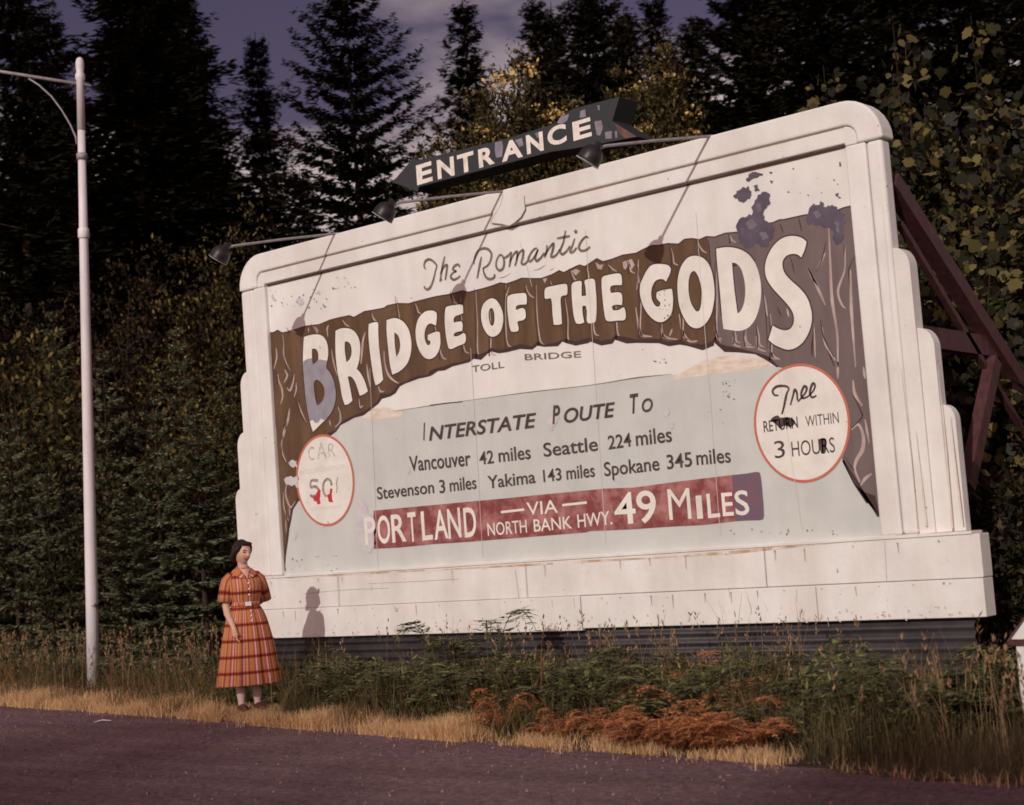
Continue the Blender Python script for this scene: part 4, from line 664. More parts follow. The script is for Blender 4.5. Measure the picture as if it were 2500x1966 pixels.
lamp((1233, 470), 'lamp on a thin arm above the middle of the billboard below the arrow sign')
lamp((1739, 336), 'lamp on a thin arm in front of the arrow sign\'s tail')

# ---------------------------------------------------------------- arrow sign behind the billboard top
YA = 0.42
arr = thing('arrow_sign', 'dark green arrow sign reading ENTRANCE above the billboard', 'sign', (S(1250, 380, YA).x, YA, 0))
ao = pu(ZE, [(60, 860), (240, 650), (262, 672), (400, 640), (1060, 478), (1470, 352), (1500, 300), (1600, 230), (2005, 125), (1940, 335), (2160, 470), (1850, 530), (1600, 575), (1420, 600), (290, 900), (275, 942)], YA)
bev(wobj('arrow_box', prism(ao, YA, YA + 0.30), GREENM, arr), 0.006)
EY = YA - 0.004
def ew(t, p0, p1, pt): return word(t, p0, p1, pt, bold=0.035, z=ZE, yp=EY)
def serif(a, b, w=.022): return stroke(pu(ZE, [a, b], EY), w, False)
ent = [ew('E', (275, 878), (408, 838), (265, 715)), ew('N', (452, 828), (596, 792), (440, 670)), ew('T', (660, 770), (735, 752), (625, 628), ), ew('R', (805, 732), (940, 690), (795, 580)), ew('A', (1000, 680), (1180, 632), (1010, 515)), ew('N', (1215, 615), (1358, 578), (1198, 460)), ew('C', (1395, 552), (1555, 505), (1395, 395)), ew('E', (1612, 500), (1768, 455), (1600, 345))]
ent[2] = ew('T', (625, 785), (765, 745), (615, 628))
wobj('entrance_lettering', to_me(ent, EY), mat('worn_cream_lettering', (.78, .72, .66), .6, .3, col2=(.55, .48, .45), vscale=9, thr=(.25, .5)), arr)
pat = [fill([pu(ZE, l, YA - .0025)]) for l in ([(940, 520), (1000, 505), (1010, 560), (1000, 640), (950, 650), (940, 600)], [(1110, 500), (1170, 480), (1185, 540), (1150, 560)], [(1470, 350), (1500, 300), (1575, 275), (1560, 330), (1510, 365)], [(1670, 250), (1710, 235), (1720, 300), (1665, 310)], [(1790, 340), (1850, 330), (1865, 390), (1840, 460), (1810, 455)], [(1880, 430), (1940, 420), (1940, 485), (1885, 490)], [(1815, 205), (1835, 200), (1835, 245), (1822, 240)], [(1965, 425), (1985, 420), (1985, 480), (1970, 480)], [(1280, 440), (1330, 425), (1340, 470), (1300, 480)])]
wobj('bare_patches', to_me(pat, YA - .0025), GREYM, arr)
wobj('rust_patch', to_me([fill([pu(ZE, [(1968, 360), (2000, 375), (2150, 470), (2060, 485), (2010, 450)], YA)])], YA - .0025), mat('pinkish_rust', (.20, .10, .09), .7, .2, col2=(.12, .06, .05), vscale=9), arr)
for pxx in (1433,):
    q = S(pxx, 470 if pxx < 1200 else 360, YA + 0.15); wobj('mounting_post', beam((q.x, YA + 0.15, 0.0), (q.x, YA + 0.15, q.z), 0.07, 0.07), GREENM, arr)

# ---------------------------------------------------------------- tall pole at the left
pb = G(229, 1676); pdep = (RM.transposed() @ (pb - CAMP)).z
pt_ = D(194.5, 140, pdep)
pole = thing('street_lamp', 'tall white tapered street lamp pole beside the road', 'street lamp', (pb.x, pb.y, 0))
lv = Vector((pt_.x - pb.x, pt_.y - pb.y, pt_.z)); H_ = lv.z
pl = [(0.0, .094), (0.15, .094), (.5, .086), (.69, .073), (.692, .080), (.70, .080), (.702, .066), (.93, .055)]
def pp_(s): return lv * s
mshaft = merge([tube_data([pp_(0), pp_(.15), pp_(.35), pp_(.55), pp_(.72), pp_(.885)], [.082, .077, .070, .062, .055, .046], 20)])
obj('pole', mesh('pole', *mshaft), POLEM, pole, True)
obj('collar', tube([pp_(.712), pp_(.714), pp_(.726), pp_(.728)], [.062, .070, .070, .062], 18), POLEM, pole, True)
obj('finial', tube([pp_(.884), pp_(.962), pp_(.966), pp_(.972), pp_(.976), pp_(.985), pp_(.992), pp_(.998), pp_(1.0)], [.049, .046, .060, .060, .044, .052, .052, .036, .01], 18), POLEM, pole, True)
def ploc(px): return D(px[0], px[1], pdep) - Vector((pb.x, pb.y, 0))
a0 = ploc((222, 210)); a1 = ploc((0, 175)); a2 = a1 + (a1 - a0) * 0.55
obj('arm', tube([a0, a1, a2], 0.021, 10), PIPE, pole, True)
obj('brace', tube([ploc(p) for p in ((70, 192), (95, 208), (125, 235), (150, 268), (172, 305), (185, 335), (187, 352))], 0.011, 8), PIPE, pole, True)
obj('lamp_head', tube([a2 + Vector((0, 0, .04)), a2 + Vector((0, 0, -.06)), a2 + Vector((0, 0, -.16)), a2 + Vector((0, 0, -.24))], [.05, .07, .19, .21], 16), LAMPM, pole, True)
obj('clamp', tube([pp_(.842) + (a0 - pp_(.842)) * .0 + Vector((-.0, 0, -.04)), pp_(.842) + Vector((0, 0, .04))], .066, 14), PIPE, pole, True)

# ---------------------------------------------------------------- small sign cut by the right edge
ssd = 9.9
sp_ = [D(*p, ssd) for p in ((2470, 1561), (2545, 1456), (2590, 1561))]
sg = thing('warning_sign', 'small white sign with a red brown edge standing among weeds by the billboard', 'sign', (sp_[2].x, sp_[2].y, 0))
nrm = Vector((RM.col[2].x, RM.col[2].y, 0)).normalized()
def plate(pts, th, off): return mesh('plate', [p + nrm * off for p in pts] + [p + nrm * (off + th) for p in pts], [tuple(range(len(pts)))[::-1], tuple(range(len(pts), 2 * len(pts)))] + [(i, (i + 1) % len(pts), (i + 1) % len(pts) + len(pts), i + len(pts)) for i in range(len(pts))])
cen = sum(sp_, Vector()) / 3
wobj('border_plate', plate([cen + (p - cen) * 1.12 for p in sp_], .02, .012), TIMBER, sg); wobj('face_plate', plate(sp_, .01, 0.0), W_PAINT, sg)
bd = [D(*p, ssd) for p in ((2460, 1565), (2600, 1565), (2600, 1576), (2460, 1576))]; wobj('cross_board', plate(bd, .03, -.012), TIMBER, sg)
pd2 = [D(*p, ssd) for p in ((2482, 1577), (2600, 1577), (2600, 1800), (2500, 1740), (2492, 1680))]; wobj('lower_panel', plate(pd2, .012, .004), W_PAINT, sg)
pb2 = D(2560, 1577, ssd); wobj('post', beam((pb2.x + nrm.x * .07, pb2.y + nrm.y * .07, 0), (pb2.x + nrm.x * .07, pb2.y + nrm.y * .07, pb2.z), .08, .08), TIMBER, sg)

# ---------------------------------------------------------------- the woman
LIPS = mat('lip_red', (0.30, 0.09, 0.07), 0.5, 0.3); DARKEYE = mat('dark_brown_eye', (0.03, 0.016, 0.012), 0.35, 0.5)
SKIN = mat('warm_skin', (0.62, 0.37, 0.28), 0.5, 0.4, col2=(0.56, 0.30, 0.21), vscale=9)
HAIRM = mat('dark_brown_hair', (0.016, 0.009, 0.008), 0.6, 0.25, col2=(0.026, 0.015, 0.012), vscale=30, stretch=(3, 3, .4), bump=0.4, bscale=60)
SHOEM = mat('red_brown_shoe_leather', (0.12, 0.032, 0.026), 0.45, 0.4); WHITEP = mat('white_plastic_buttons', (0.80, 0.74, 0.74), 0.35, 0.5)
PLAID = bpy.data.materials.new('orange_plaid_cotton'); PLAID.use_nodes = True
def _plaid():
    t = PLAID.node_tree; L = t.links.new; N = t.nodes.new; p = t.nodes['Principled BSDF']; p.inputs['Roughness'].default_value = 0.85; p.inputs['Specular IOR Level'].default_value = 0.15
    uv = N('ShaderNodeUVMap'); uv.uv_map = 'cloth'; sep = N('ShaderNodeSeparateXYZ'); L(uv.outputs[0], sep.inputs[0])
    def bands(sock, period, stops):
        d = N('ShaderNodeMath'); d.operation = 'DIVIDE'; d.inputs[1].default_value = period; L(sock, d.inputs[0])
        f = N('ShaderNodeMath'); f.operation = 'FRACT'; L(d.outputs[0], f.inputs[0])
        r = N('ShaderNodeValToRGB'); r.color_ramp.interpolation = 'LINEAR'; e = r.color_ramp.elements
        while len(e) > 1: e.remove(e[-1])
        e[0].position = stops[0][0]; e[0].color = (*stops[0][1], 1)
        for s_, c in stops[1:]:
            q = e.new(s_); q.color = (*c, 1)
        L(f.outputs[0], r.inputs[0]); return r.outputs[0]
    O = (0.46, 0.185, 0.078); Rr = (0.40, 0.085, 0.05); P = (0.60, 0.38, 0.40); Y = (0.50, 0.235, 0.09); DK = (0.18, 0.035, 0.04)
    a = bands(sep.outputs[0], 0.112, [(0, O), (.20, O), (.24, Rr), (.36, Rr), (.38, P), (.46, P), (.48, Rr), (.56, Rr), (.60, Y), (.74, Y), (.78, Rr), (.86, DK), (.90, O), (1, O)])
    w = (1, 1, 1)
    b = bands(sep.outputs[1], 0.150, [(0, w), (.30, w), (.34, (.80, .50, .50)), (.40, (.34, .14, .16)), (.48, (.34, .14, .16)), (.53, (.85, .45, .42)), (.60, w), (.78, w), (.80, (1.12, 1.0, 1.25)), (.86, (1.12, 1.0, 1.25)), (.88, w), (1, w)])
    m = N('ShaderNodeMixRGB'); m.blend_type = 'MULTIPLY'; m.inputs[0].default_value = 1; L(a, m.inputs[1]); L(b, m.inputs[2]); L(m.outputs[0], p.inputs['Base Color'])
_plaid()
fw = G(614, 1734)
lady = thing('person', 'woman in an orange plaid shirt dress standing in the dry grass', 'person', (fw.x, fw.y, 0.0), math.radians(66))
def ellrings(rings, n=32, cap=True):
    v = []; f = []
    for (cx, cy, z, rx, ry) in rings:
        for k in range(n): th = 2 * PI * k / n; v.append((cx + rx * math.cos(th), cy + ry * math.sin(th), z))
    for i in range(len(rings) - 1):
        for k in range(n): f.append((i * n + k, i * n + (k + 1) % n, (i + 1) * n + (k + 1) % n, (i + 1) * n + k))
    if cap: f.append(tuple(range(n - 1, -1, -1))); f.append(tuple(range(len(v) - n, len(v))))
    return v, f
def gauss(d, s): return math.exp(-(d / s) ** 2)
HEADC = Vector((0.0, -0.012, 1.492)); HEADR = Euler((math.radians(9), math.radians(4), math.radians(20)), 'XYZ').to_matrix()
def headpt(p): return HEADC + HEADR @ Vector(p)
def head_data():
    v = []; f = []; nu, nv = 36, 26
    for j in range(nv + 1):
        ph = -PI / 2 + PI * j / nv
        for i in range(nu):
            th = 2 * PI * i / nu; d = Vector((math.cos(ph) * math.sin(th), -math.cos(ph) * math.cos(th), math.sin(ph)))
            x, y, z = d.x * 0.072, d.y * 0.090, d.z * 0.112
            if z < 0: x *= 1 - 0.30 * (z / 0.112) ** 2; y = y * (1 - 0.12 * (-z / .112)) if y > 0 else y
            fr = max(0.0, -d.y)
            y -= fr * (0.020 * gauss(x, .012) * gauss(z + .012, .018) + 0.011 * gauss(x, .010) * gauss(z - .008, .025))      # nose
            y += fr * 0.010 * (gauss(x - .030, .015) + gauss(x + .030, .015)) * gauss(z - .018, .012)                     # eye sockets
            y -= fr * 0.006 * gauss(z - .038, .012) * gauss(x, .05)                                                        # brow
            y -= fr * 0.008 * gauss(x, .022) * gauss(z + .092, .018)                                                       # chin
            y -= fr * 0.005 * (gauss(x - .038, .018) + gauss(x + .038, .018)) * gauss(z + .022, .02)                      # cheeks
            y -= fr * 0.006 * gauss(x, .020) * gauss(z + .052, .009)                                                       # lips
            v.append(headpt((x, y, z)))
    for j in range(nv):
        for i in range(nu): f.append((j * nu + i, j * nu + (i + 1) % nu, (j + 1) * nu + (i + 1) % nu, (j + 1) * nu + i))
    return v, f
def hand(wrist, dirv, side, palm_n, curl=0.35, thumb_side=1):
    """wrist point, direction of the fingers, sideways axis across the palm, palm normal"""
    d = Vector(dirv).normalized(); s = Vector(side).normalized(); n = Vector(palm_n).normalized(); w = Vector(wrist); out = []
    out.append(tube_data([w - d * .01, w + d * .02, w + d * .05, w + d * .08, w + d * .088], [.021, .028, .032, .030, .018], 12))
    for k, (off, ln) in enumerate(((-.027, .064), (-.009, .074), (.009, .070), (.026, .054))):
        b = w + d * .076 + s * off; p1 = b + d * ln * .45 + n * ln * .10 * curl; p2 = p1 + (d * .9 + n * curl).normalized() * ln * .32; p3 = p2 + (d * .7 + n * curl * 1.6).normalized() * ln * .25
        out.append(tube_data([b - d * .02, b, p1, p2, p3], [.0095, .0095, .0088, .008, .006], 8))
    tb = w + d * .025 - s * .026 * thumb_side; t1 = tb + (d * .7 - s * .6 * thumb_side + n * .25).normalized() * .032; t2 = t1 + (d * .9 - s * .25 * thumb_side + n * .3).normalized() * .028
    out.append(tube_data([tb - d * .012 + s * .01 * thumb_side, tb, t1, t2], [.012, .0115, .010, .007], 8))
    return out
def lady_body():
    parts = [head_data()]
    ears = []
    for sx in (-1, 1): parts.append(tube_data([headpt((sx * .070, .008, -.022)), headpt((sx * .077, .012, 0.0)), headpt((sx * .076, .014, .018))], [.008, .012, .009], 8))
    parts.append(tube_data([(0, .012, 1.26), (0, .010, 1.33), (0.0, .004, 1.40), headpt((0, .02, -.03))], [.075, .052, .048, .05], 16))
    parts.append(ellrings([(0, .01, .80, .12, .10), (0, .01, .95, .15, .11), (0, 0, 1.01, .118, .088), (0, 0, 1.12, .145, .098), (0, 0, 1.22, .150, .100), (0, .01, 1.27, .135, .070), (0, .012, 1.32, .07, .05)]))
    RS, RE, RW = (-.146, .01, 1.250), (-.186, .002, 1.00), (-.163, -.145, .790)
    parts.append(tube_data([(-.11, .01, 1.25), RS, (-.168, .01, 1.15), RE, (-.186, -.035, .93), RW], [.035, .044, .042, .037, .036, .023], 14))
    parts += hand(RW, (.16, -.22, -1), (.25, 1, .0), (1, -0.25, 0), 0.45, 1)
    LS, LE, LW = (.146, .012, 1.250), (.208, .075, 1.045), (.055, .155, .985)
    parts.append(tube_data([(.11, .01, 1.25), LS, (.182, .04, 1.15), LE, (.15, .130, 1.0), LW], [.035, .044, .042, .038, .035, .024], 14))
    parts += hand(LW, (-1, .18, -.1), (0, .1, 1), (0, 1, 0), 0.4, 1)
    for sx, fx in ((-1, -.088), (1, .070)):
        yo = -.01 if sx < 0 else .0
        parts.append(tube_data([(sx * .075, .01, .86), (fx * 1.05, .0, .62), (fx, .0, .46), (fx, .012, .36), (fx, .020, .28), (fx, .012, .17), (fx, .010, .09), (fx, .006, .05), (fx, .0, .03)], [.085, .072, .056, .050, .053, .044, .034, .033, .034], 16))
        parts.append(tube_data([(fx, .035, .035), (fx, -.02, .035), (fx + sx * .008, -.10, .026), (fx + sx * .012, -.165, .018)], [.030, .036, .034, .018], 12))
    V, F = merge(parts); me = mesh('body_raw', V, F); tmp = bpy.data.objects.new('tmp', me); COL.objects.link(tmp)
    rm = tmp.modifiers.new('r', 'REMESH'); rm.mode = 'VOXEL'; rm.voxel_size = 0.0048; sm = tmp.modifiers.new('s', 'SMOOTH'); sm.factor = 0.5; sm.iterations = 3
    dg = bpy.context.evaluated_depsgraph_get(); dg.update(); out = bpy.data.meshes.new_from_object(tmp.evaluated_get(dg)); bpy.data.objects.remove(tmp); bpy.data.meshes.remove(me)
    o = obj('body', out, [SKIN, DARKEYE, LIPS, mat('pale_stockings', (.72, .50, .45), .6, .3)], lady, True)
    eyes = [headpt((sx * .029, -.078, .016)) for sx in (-1, 1)]; brows = [headpt((sx * .031, -.084, .038)) for sx in (-1, 1)]; lip = headpt((0, -.093, -.052)); inv = HEADR.transposed()
    for p in out.polygons:
        if p.center.z < .32 and abs(p.center.x) < .16 and p.center.z > .0: p.material_index = 3; continue
        q = inv @ (p.center - HEADC)
        if q.y > -.05 or abs(q.z) > .1: continue
        for sx in (-1, 1):
            if ((q.x - sx * .029) / .014) ** 2 + ((q.z - .015) / .006) ** 2 < 1 or ((q.x - sx * .031) / .018) ** 2 + ((q.z - .036 + abs(abs(q.x) - .031) * .2) / .0045) ** 2 < 1: p.material_index = 1
        if (q.x / .030) ** 2 + ((q.z + .055 - abs(q.x) * .42) / .0085) ** 2 < 1: p.material_index = 2
lady_body()
def hair():
    parts = []; v = []; f = []; nu, nv = 36, 22
    for j in range(nv + 1):
        ph = -PI / 2 + PI * j / nv
        for i in range(nu):
            th = 2 * PI * i / nu; d = Vector((math.cos(ph) * math.sin(th), -math.cos(ph) * math.cos(th), math.sin(ph)))
            r = 1 + .02 * math.sin(7 * th + 3 * ph) + .015 * math.sin(13 * th)
            v.append(headpt((d.x * .087 * r, .026 + d.y * .094 * r, .026 + d.z * .104 * r)))
    for j in range(nv):
        for i in range(nu): f.append((j * nu + i, j * nu + (i + 1) % nu, (j + 1) * nu + (i + 1) % nu, (j + 1) * nu + i))
    parts.append((v, f))
    for sx in (-1, 1): parts.append(tube_data([headpt((sx * .058, -.035, .075)), headpt((sx * .077, -.005, .03)), headpt((sx * .079, .03, -.02)), headpt((sx * .062, .058, -.062)), headpt((sx * .03, .075, -.078))], [.020, .026, .030, .032, .03], 12))
    parts.append(tube_data([headpt((-.05, -.055, .095)), headpt((0, -.066, .10)), headpt((.05, -.055, .095))], [.018, .022, .018], 10))
    parts.append(tube_data([headpt((-.05, .07, -.06)), headpt((0, .08, -.085)), headpt((.05, .07, -.06))], [.034, .04, .034], 10))
    V, F = merge(parts); me = mesh('h', V, F); tmp = bpy.data.objects.new('tmp', me); COL.objects.link(tmp)
    rm = tmp.modifiers.new('r', 'REMESH'); rm.mode = 'VOXEL'; rm.voxel_size = 0.006; sm = tmp.modifiers.new('s', 'SMOOTH'); sm.iterations = 3
    dg = bpy.context.evaluated_depsgraph_get(); dg.update(); out = bpy.data.meshes.new_from_object(tmp.evaluated_get(dg)); bpy.data.objects.remove(tmp)
    obj('hair', out, HAIRM, lady, True)
hair()
def uvmesh(name, V, F, UV):
    me = mesh(name, V, F); l = me.uv_layers.new(name='cloth')
    for p in me.polygons:
        for li in p.loop_indices: l.data[li].uv = UV[li] if False else UV[me.loops[li].vertex_index]
    return me
def loft(rings, n=96, rip=None, closed_uv=None):
    """rings: (cx,cy,z,rx,ry); one seam; u runs in metres round the cloth"""
    V = []; UV = []; F = []; m = n + 1; per0 = None
    for j, (cx, cy, z, rx, ry) in enumerate(rings):
        for k in range(m):
            th = PI / 2 + 2 * PI * k / n; r = 1 + (rip(th, z) if rip else 0)
            V.append((cx + rx * r * math.cos(th), cy + ry * r * math.sin(th), z)); UV.append((k / n * closed_uv[j], z))
    for j in range(len(rings) - 1):
        for k in range(n): F.append((j * m + k, j * m + k + 1, (j + 1) * m + k + 1, (j + 1) * m + k))
    return V, F, UV
def cloth(name, V, F, UV, parent, th=0.003):
    o = obj(name, uvmesh(name, V, F, UV), PLAID, parent, True); s = o.modifiers.new('solid', 'SOLIDIFY'); s.thickness = th; s.offset = 1; return o
rngp = random.Random(6); PH = [rngp.uniform(0, 6.28) for _ in range(6)]
def pleat(th, z):
    t = min(max((1.0 - z) / .75, 0), 1); a = .020 + .070 * t ** 0.7 if z < 0.985 else 0.004
    return a * (0.6 * math.sin(11 * th + PH[0] + .6 * math.sin(2 * th + PH[1])) + 0.4 * math.sin(19 * th + PH[2] + .5 * math.sin(3 * th + PH[3])))
def sk_y(q): return [(a, b - (.0 if z > .9 else 0), z, c, d * (1 - .22 * min(max((1.0 - z) / .5, 0), 1))) for a, b, z, c, d in q]
sk_r = [(0, 0, 1.012, .128, .098), (0, 0, .995, .132, .102), (0, 0, .97, .150, .120), (0, 0, .93, .172, .143), (0, 0, .87, .195, .165), (0, 0, .78, .218, .190), (0, 0, .68, .240, .213), (0, 0, .58, .258, .233), (-.003, 0, .48, .273, .250), (-.006, 0, .38, .288, .266), (-.008, 0, .30, .302, .280), (-.01, 0, .255, .309, .288), (-.01, 0, .247, .309, .288)]
sk_r = sk_y(sk_r); V, F, UV = loft(sk_r, 144, pleat, [1.62] * len(sk_r))
skirt = cloth('skirt', V, F, UV, lady)
def fold(th, z):
    return .016 * math.sin(9 * th + 14 * z + PH[4]) * (1 if z < 1.15 else .5) + .012 * math.sin(5 * th - 22 * z)
tr = [(0, 0, 1.010, .131, .101), (0, 0, 1.03, .140, .110), (0, -.002, 1.07, .150, .120), (0, -.008, 1.12, .156, .130), (0, -.012, 1.17, .160, .136), (0, -.008, 1.215, .160, .126), (0, 0, 1.255, .156, .106), (0, .006, 1.285, .142, .088), (0, .010, 1.312, .116, .074), (0, .012, 1.338, .090, .064), (0, .012, 1.352, .066, .06)]
V, F, UV = loft(tr, 72, fold, [.96] * len(tr))
bod = cloth('bodice', V, F, UV, lady)
def sleeve(pts, rads, off):
    v, f = tube_data(pts, rads, 24, caps=False); n = 24; UV = []
    for i in range(len(pts)):
        for k in range(n): UV.append((off + .34 * k / n, 1.3 - i * .05))
    return v, f, UV
cloth('sleeve', *sleeve([(-.080, .008, 1.272), (-.122, .010, 1.262), (-.152, .01, 1.230), (-.172, .01, 1.17), (-.184, .008, 1.10), (-.192, .004, 1.035)], [.045, .056, .062, .062, .066, .071], .03), lady)
cloth('sleeve', *sleeve([(.080, .008, 1.272), (.122, .010, 1.262), (.154, .016, 1.230), (.178, .032, 1.17), (.198, .055, 1.10), (.212, .078, 1.035)], [.045, .056, .062, .062, .065, .068], .11), lady)
# collar: two pointed wings round a V neck
def wing(s):
    P = [(0, .066, 1.388), (s * .052, .040, 1.384), (s * .062, -.02, 1.360), (s * .040, -.078, 1.318), (s * .010, -.115, 1.262)]
    Q = [(0, .082, 1.340), (s * .088, .055, 1.330), (s * .112, -.03, 1.312), (s * .108, -.098, 1.272), (s * .020, -.130, 1.245)]
    V = P + Q; F = [(i, i + 1, i + 6, i + 5) for i in range(4)]
    if s > 0: F = [q[::-1] for q in F]
    UV = [(.10 + .05 * i, 1.40) for i in range(5)] + [(.10 + .05 * i, 1.33) for i in range(5)]
    o = cloth('collar', V, F, UV, bod, .004); sb = o.modifiers.new('sub', 'SUBSURF'); sb.levels = 2; sb.render_levels = 2
wing(-1); wing(1)
nk = mesh('neck_skin', [(-.030, -.085, 1.338), (.030, -.085, 1.338), (.0, -.134, 1.245), (-.052, -.06, 1.355), (.052, -.06, 1.355)], [(0, 1, 2)[::-1], (3, 0, 2)[::-1], (1, 4, 2)[::-1]])
obj('neckline', nk, SKIN, lady, True)
bu = [obj('button', tube([(.004, -.150 + .018 * abs(z - 1.17) / .1, z), (.004, -.160 + .018 * abs(z - 1.17) / .1, z)], .0085, 10), WHITEP, bod) for z in (1.205, 1.150, 1.095)]
for z, y in ((.945, -.138), (.895, -.144), (.85, -.150)): obj('button', tube([(.008, y - .012, z), (.008, y - .022, z)], .008, 10), WHITEP, skirt)
V, F, UV = loft([(0, 0, .992, .140, .110), (0, 0, 1.000, .142, .112), (0, 0, 1.018, .142, .112), (0, 0, 1.026, .140, .110)], 48, None, [.8] * 4)
belt = cloth('belt', V, F, UV, lady, .004)
obj('buckle', box(-.034, .026, -.128, -.118, .990, 1.028), WHITEP, belt)
for sx, fx in ((-1, -.088), (1, .070)):
    sv, sf = tube_data([(fx, .052, .03), (fx, .03, .034), (fx, -.03, .033), (fx + sx * .008, -.10, .027), (fx + sx * .012, -.150, .022), (fx + sx * .013, -.180, .016)], [.022, .037, .041, .041, .034, .012], 16)
    sv = [Vector((p.x, p.y, max(p.z, .002))) for p in map(Vector, sv)]
    obj('shoe', mesh('shoe', sv, sf), SHOEM, lady, True)

# ---------------------------------------------------------------- vegetation builders
def rngf(s): return np.random.default_rng(s)
def unit(a): return a / np.maximum(np.linalg.norm(a, axis=-1, keepdims=True), 1e-9)
def leaf_quads(P, Dr, Nn, L_, Wd):
    """diamond leaves: base P, along Dr, flat side Nn"""
    S_ = unit(np.cross(Dr, Nn)); L_ = np.asarray(L_)[:, None]; Wd = np.asarray(Wd)[:, None]
    a = P; b = P + Dr * L_ * .45 + S_ * Wd / 2; c = P + Dr * L_; d = P + Dr * L_ * .45 - S_ * Wd / 2
    V = np.stack([a, b, c, d], 1).reshape(-1, 3); F = np.arange(len(V)).reshape(-1, 4); return V, F
def trunk_mesh(h, r, seed, lean=0.0, n=10):
    g = random.Random(seed); pts = []; rr = []
    for i in range(9):
        t = i / 8; pts.append((g.uniform(-.3, .3) * r + lean * t * h, g.uniform(-.3, .3) * r, t * h - (.1 if i == 0 else 0))); rr.append(r * (1.25 if i == 0 else (1 - t) ** .8 + .04))
    return tube(pts, rr, n)
def conifer_meshes(seed, H=16.0, R=3.4, gap=0.0, whorl=0.36, dens=1.0, droop=0.25, spr=1.0, pw=.86, sag=.10):
    g = rngf(seed); P = []; Dr = []; LL = []; WW = []; br = []
    z = H * 0.02
    while z < H * 0.985:
        t = z / H; n = int(g.integers(6, 10))
        az0 = g.uniform(0, 6.28)
        for k in range(n):
            if g.uniform() < gap * (0.4 + 0.6 * math.sin(z * 2.1 + seed) ** 2): continue
            az = az0 + 6.283 * k / n + g.normal(0, .22)
            L_ = R * ((1 - t) ** pw) * g.uniform(.62, 1.12) + .12
            if g.uniform() < .12: L_ *= 1.22
            d = np.array([math.cos(az), math.sin(az), 0]); el = 0.45 * t - droop * (1 - t) + g.normal(0, .08)
            m = max(int(L_ / 0.042 * dens), 6); s = np.sort(g.uniform(.05, 1, m) ** 1.15); up = el * s * L_ + .12 * L_ * s ** 3 - sag * L_ * s ** 1.5 * (1 - t)
            c = d * (s * L_)[:, None]; c[:, 2] = z + up + g.normal(0, .05, m)
            br.append((np.array([0, 0, z]), c[m // 2], c[-1], .035 * (1 - t) + .008))
            for sd in (-1, 1, 0, .5, -.5):
                a = sd * g.uniform(.35, 1.0, m); dd = np.stack([np.cos(az + a), np.sin(az + a), g.normal(-.10, .16, m) + .25 * (s - .6)], 1)
                P.append(c + g.normal(0, .035, (m, 3))); Dr.append(unit(dd)); l = (g.uniform(.26, .50, m) * (0.55 + .45 * (1 - s)) * (0.55 + .45 * (1 - t))) * spr; LL.append(l); WW.append(l * g.uniform(.26, .40, m))
        z += whorl * (0.7 + .45 * (1 - t)) * g.uniform(.8, 1.2)
    P = np.concatenate(P); Dr = np.concatenate(Dr); LL = np.concatenate(LL); WW = np.concatenate(WW)
    Nn = unit(np.stack([g.normal(0, .5, len(P)), g.normal(0, .5, len(P)), np.ones(len(P))], 1))
    V, F = leaf_quads(P, Dr, Nn, LL, WW)
    crown = npmesh('crown', V, F); data = [tube_data([(0, 0, 0), (0.03, 0.02, H * .4), (0, 0.03, H * .75), (0, 0, H)], [.012 * H, .007 * H, .003 * H, .01], 8)]
    for a, b, c, r in br[::2]: data.append(tube_data([a, b, c], [r, r * .6, r * .25], 4, caps=False))
    return crown, mesh('trunk', *merge(data))
CON = {k: conifer_meshes(*a, **kw) for k, (a, kw) in dict(
    full=((11, 16, 4.3), dict(spr=1.15)), lean=((12, 16, 3.0), dict(gap=.08)), open=((13, 16, 4.8), dict(gap=.10, whorl=.56, droop=.10, dens=1.3, spr=.95, pw=.66, sag=.08)), slim=((15, 16, 3.0), dict(gap=.04))).items()}
def conifer(px, py, dep, kind, label, rs=1.0, rz=0.0, name='fir_tree', group='dark conifers behind the billboard', mt=None):
    p = D(px, py, dep); H = p.z; cr, tr_ = CON[kind]; k = H / 16.0
    t = thing(name, label, 'conifer', (p.x, p.y, 0), rz, group); t.scale = (k * rs, k * rs, k)
    for nm, me, m in (('trunk', tr_, BARK), ('crown', cr, mt or NEEDLE)):
        if not me.materials: me.materials.append(m)
        o = bpy.data.objects.new(nm, me); COL.objects.link(o); o.parent = t
    return t
